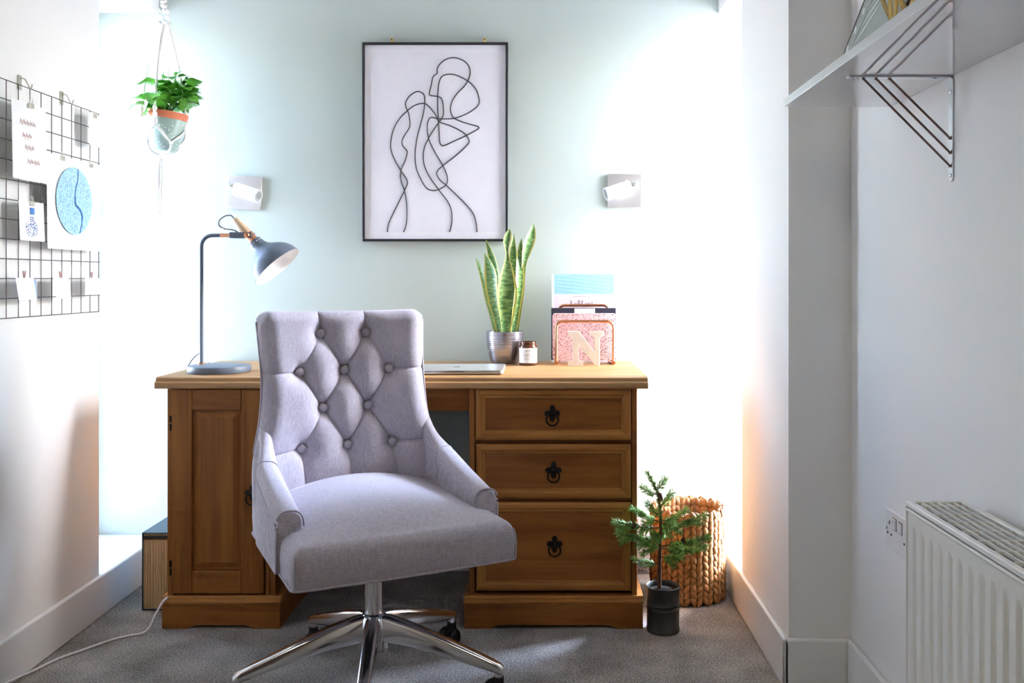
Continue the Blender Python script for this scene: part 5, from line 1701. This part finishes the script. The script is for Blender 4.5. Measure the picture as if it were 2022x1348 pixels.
for k in range(9):
    for s_ in (-1, 1):
        z0 = 0.05 + 0.040 * k
        y0 = -0.035 - 0.10 * (z0 / 0.42) ** 1.3
        ln_ = 0.115 if s_ < 0 else 0.028
        poly = []
        for i in range(9):
            f_ = i / 8
            poly.append((y0 - (-s_) * -1 * 0 + s_ * (0.010 + ln_ * f_), z0 + 0.02 + ln_ * 0.75 * f_ - 0.010 * math.sin(PI * f_) * 0.7))
        for i in range(7, 0, -1):
            f_ = i / 8
            poly.append((y0 + s_ * (0.010 + ln_ * f_), z0 + 0.02 + ln_ * 0.75 * f_ + 0.008 * math.sin(PI * f_)))
        poly = [(min(max(a, -PWD + 0.006), -0.006), b_) for a, b_ in poly]
        m = MB()
        m.prism(poly, lambda u, v, w: RL @ Vector((w, u, v)), 0.0003, 0.0012)
        m.build('leaflet', M_LEAFW, lp)
gh = thing('brass_ornament', 'open geometric ornament of flat brass bars at the shelf edge', 'ornament', (0.592, 1.475, SZ + 0.018))
def gbar(a, b_):
    MB().tube([a, b_], 0.0036, 4).build('brass_bar', M_BRASS, gh)
hexb = [(0.030 * math.cos(PI / 3 * k), 0.030 * math.sin(PI / 3 * k), 0.0036) for k in range(6)]
hext = [(0.055 * math.cos(PI / 3 * k + PI / 6), 0.055 * math.sin(PI / 3 * k + PI / 6), 0.075) for k in range(6)]
for k in range(6):
    gbar(hexb[k], hexb[(k + 1) % 6])
    gbar(hexb[k], hext[k]); gbar(hexb[k], hext[k - 1])
    gbar(hext[k], hext[(k + 1) % 6])
    gbar(hext[k], (0, 0, 0.15))

# radiator
RDX0, RDX1, RDY0, RDY1, RDZ0, RDZ1 = 0.655, 0.764, 0.72, 1.654, 0.075, 0.656
rad = thing('panel_radiator', 'white ribbed panel radiator with a top grille on the right wall', 'radiator', (RDX0, RDY1, 0))
m = MB()
NYr = 26 * 12
def rad_face(u, v):
    y = -u * (RDY1 - RDY0)
    z = (RDZ0 + 0.004) + (RDZ1 - 0.022 - RDZ0) * v
    ph = ((-y - 0.016) / 0.0358) % 1.0
    d_ = abs(ph - 0.5) * 0.0358
    g = max(0, min(1, (0.0085 - d_) / 0.0045))
    zz = max(0, min(1, (0.612 - z) / 0.008)) * max(0, min(1, (z - (RDZ0 + 0.035)) / 0.008))
    if -y < 0.008 or -y > RDY1 - RDY0 - 0.008:
        g = 0
    g = g * g * (3 - 2 * g) * zz
    return (0.0025 + 0.0065 * g, y, z)
m.grid(NYr, 1, rad_face) if False else None
vz = [0.0, 0.05, 0.0565, 0.063, 0.07, 0.5, 0.93, 0.955, 0.9605, 0.967, 0.974, 0.98, 1.0]
def rf2(u, v): return rad_face(u, vz[round(v * (len(vz) - 1))])
m.grid(NYr, len(vz) - 1, rf2)
m.uv = {}
m.build('front_panel', M_RAD, rad, smooth=50)
W_ = RDX1 - RDX0
MB().box(0.012, 0.018, -(RDY1 - RDY0) + 0.004, -0.004, RDZ0 + 0.02, RDZ1 - 0.03).build('front_backing', M_RADIN, rad)
MB().box(W_ - 0.012, W_ - 0.003, -(RDY1 - RDY0) + 0.004, -0.004, RDZ0 + 0.01, RDZ1 - 0.012).build('rear_panel', M_RAD, rad, bevel=0.002)
MB().box(0.0, W_, -0.0035, 0.0, RDZ0, RDZ1 - 0.003).build('end_panel', M_RAD, rad, bevel=0.0012)
MB().box(0.0, W_, -(RDY1 - RDY0), -(RDY1 - RDY0) + 0.0035, RDZ0, RDZ1 - 0.003).build('end_panel', M_RAD, rad, bevel=0.0012)
MB().tube([(0.0035, -0.002, RDZ1 - 0.016), (0.0035, -(RDY1 - RDY0), RDZ1 - 0.016)], 0.0035, 10).build('top_seam', M_RAD, rad, smooth=60)
MB().box(0.0, 0.012, -(RDY1 - RDY0), 0.0, RDZ1 - 0.010, RDZ1).build('grille_edge', M_SOCK, rad, bevel=0.002)
MB().box(W_ - 0.012, W_, -(RDY1 - RDY0), 0.0, RDZ1 - 0.010, RDZ1).build('grille_edge', M_RAD, rad, bevel=0.002)
MB().box(0.012, W_ - 0.012, -0.010, 0.0, RDZ1 - 0.010, RDZ1).build('grille_edge', M_RAD, rad, bevel=0.002)
gl_ = MB(); gl_.box(-0.0014, 0.0014, -(RDY1 - RDY0) + 0.004, -0.010, RDZ1 - 0.007, RDZ1 - 0.001)
GLM = gl_.mesh('grille_bar', M_RAD)
for k in range(1, 6):
    inst('grille_bar', GLM, rad, loc=(0.012 + (W_ - 0.024) * k / 6, 0, 0))
gc_ = MB(); gc_.box(0.010, W_ - 0.010, -0.0016, 0.0016, RDZ1 - 0.008, RDZ1 - 0.002)
GCM = gc_.mesh('grille_crossbar', M_RAD)
for k in range(1, 17):
    inst('grille_crossbar', GCM, rad, loc=(0, -0.010 - 0.0535 * k + 0.03, 0))
fin = MB()
for k in range(22):
    y = -0.02 - k * 0.041
    fin.box(0.020, W_ - 0.016, y - 0.014, y - 0.012, RDZ0 + 0.03, RDZ1 - 0.045)
    fin.box(0.020, W_ - 0.016, y + 0.006, y + 0.008, RDZ0 + 0.03, RDZ1 - 0.045)
MB().box(0.012, W_ - 0.011, -(RDY1 - RDY0) + 0.005, -0.005, RDZ1 - 0.032, RDZ1 - 0.028).build('grille_shade_sheet', M_RADIN, rad)  # added dark sheet, imitates shade in the gaps of the grille
fo_ = fin.build('convector_fins', M_RADIN, rad)
fo_['kind'] = 'stuff'
for sy in (-0.18, -0.76):
    MB().box(W_ - 0.004, XM - RDX0 - 0.0005, sy - 0.02, sy + 0.02, 0.15, 0.55).build('wall_bracket', M_RAD, rad)

sk = thing('wall_socket', 'white double wall socket with rocker switches beside the radiator', 'socket', (XM, 2.027, 0.4895))
sm_ = MB()
pol = rr2(0.073, 0.0435, 0.004, 4)
sm_.rings([[(w, u * k, v * k) for u, v in pol] for w, k in ((0.0, 1.0), (-0.006, 1.0), (-0.0095, 0.965))])
sm_.build('face_plate', M_SOCK, sk, bevel=0.0008)
for yc in (0.0165, -0.0165):
    MB().box(-0.0105, -0.009, yc - 0.0105, yc + 0.0105, 0.004, 0.031).build('switch_surround', M_RUSTR, sk)
    m = MB()
    m.prism([(-0.0098, 0.006), (-0.0125, 0.006), (-0.0145, 0.029), (-0.0098, 0.029)], lambda u, v, w: (u, yc + w, v), -0.0095, 0.0095)
    m.build('rocker', M_SOCK, sk, bevel=0.0006)
for yc in (0.048, -0.048):
    MB().box(-0.0100, -0.0092, yc - 0.002, yc + 0.002, 0.010, 0.018).build('earth_slot', M_HOLE, sk)
    for s_ in (-1, 1):
        MB().box(-0.0100, -0.0092, yc + s_ * 0.011 - 0.003, yc + s_ * 0.011 + 0.003, -0.013, -0.009).build('pin_slot', M_HOLE, sk)
for yc in (0.030, -0.030):
    MB().lathe([(0.003, 0), (0.003, 0.0008), (0.0004, 0.0008)], 10, align((-0.0094, yc * 2.15, -0.002), (-1, 0, 0))).build('screw', M_RUSTR, sk)
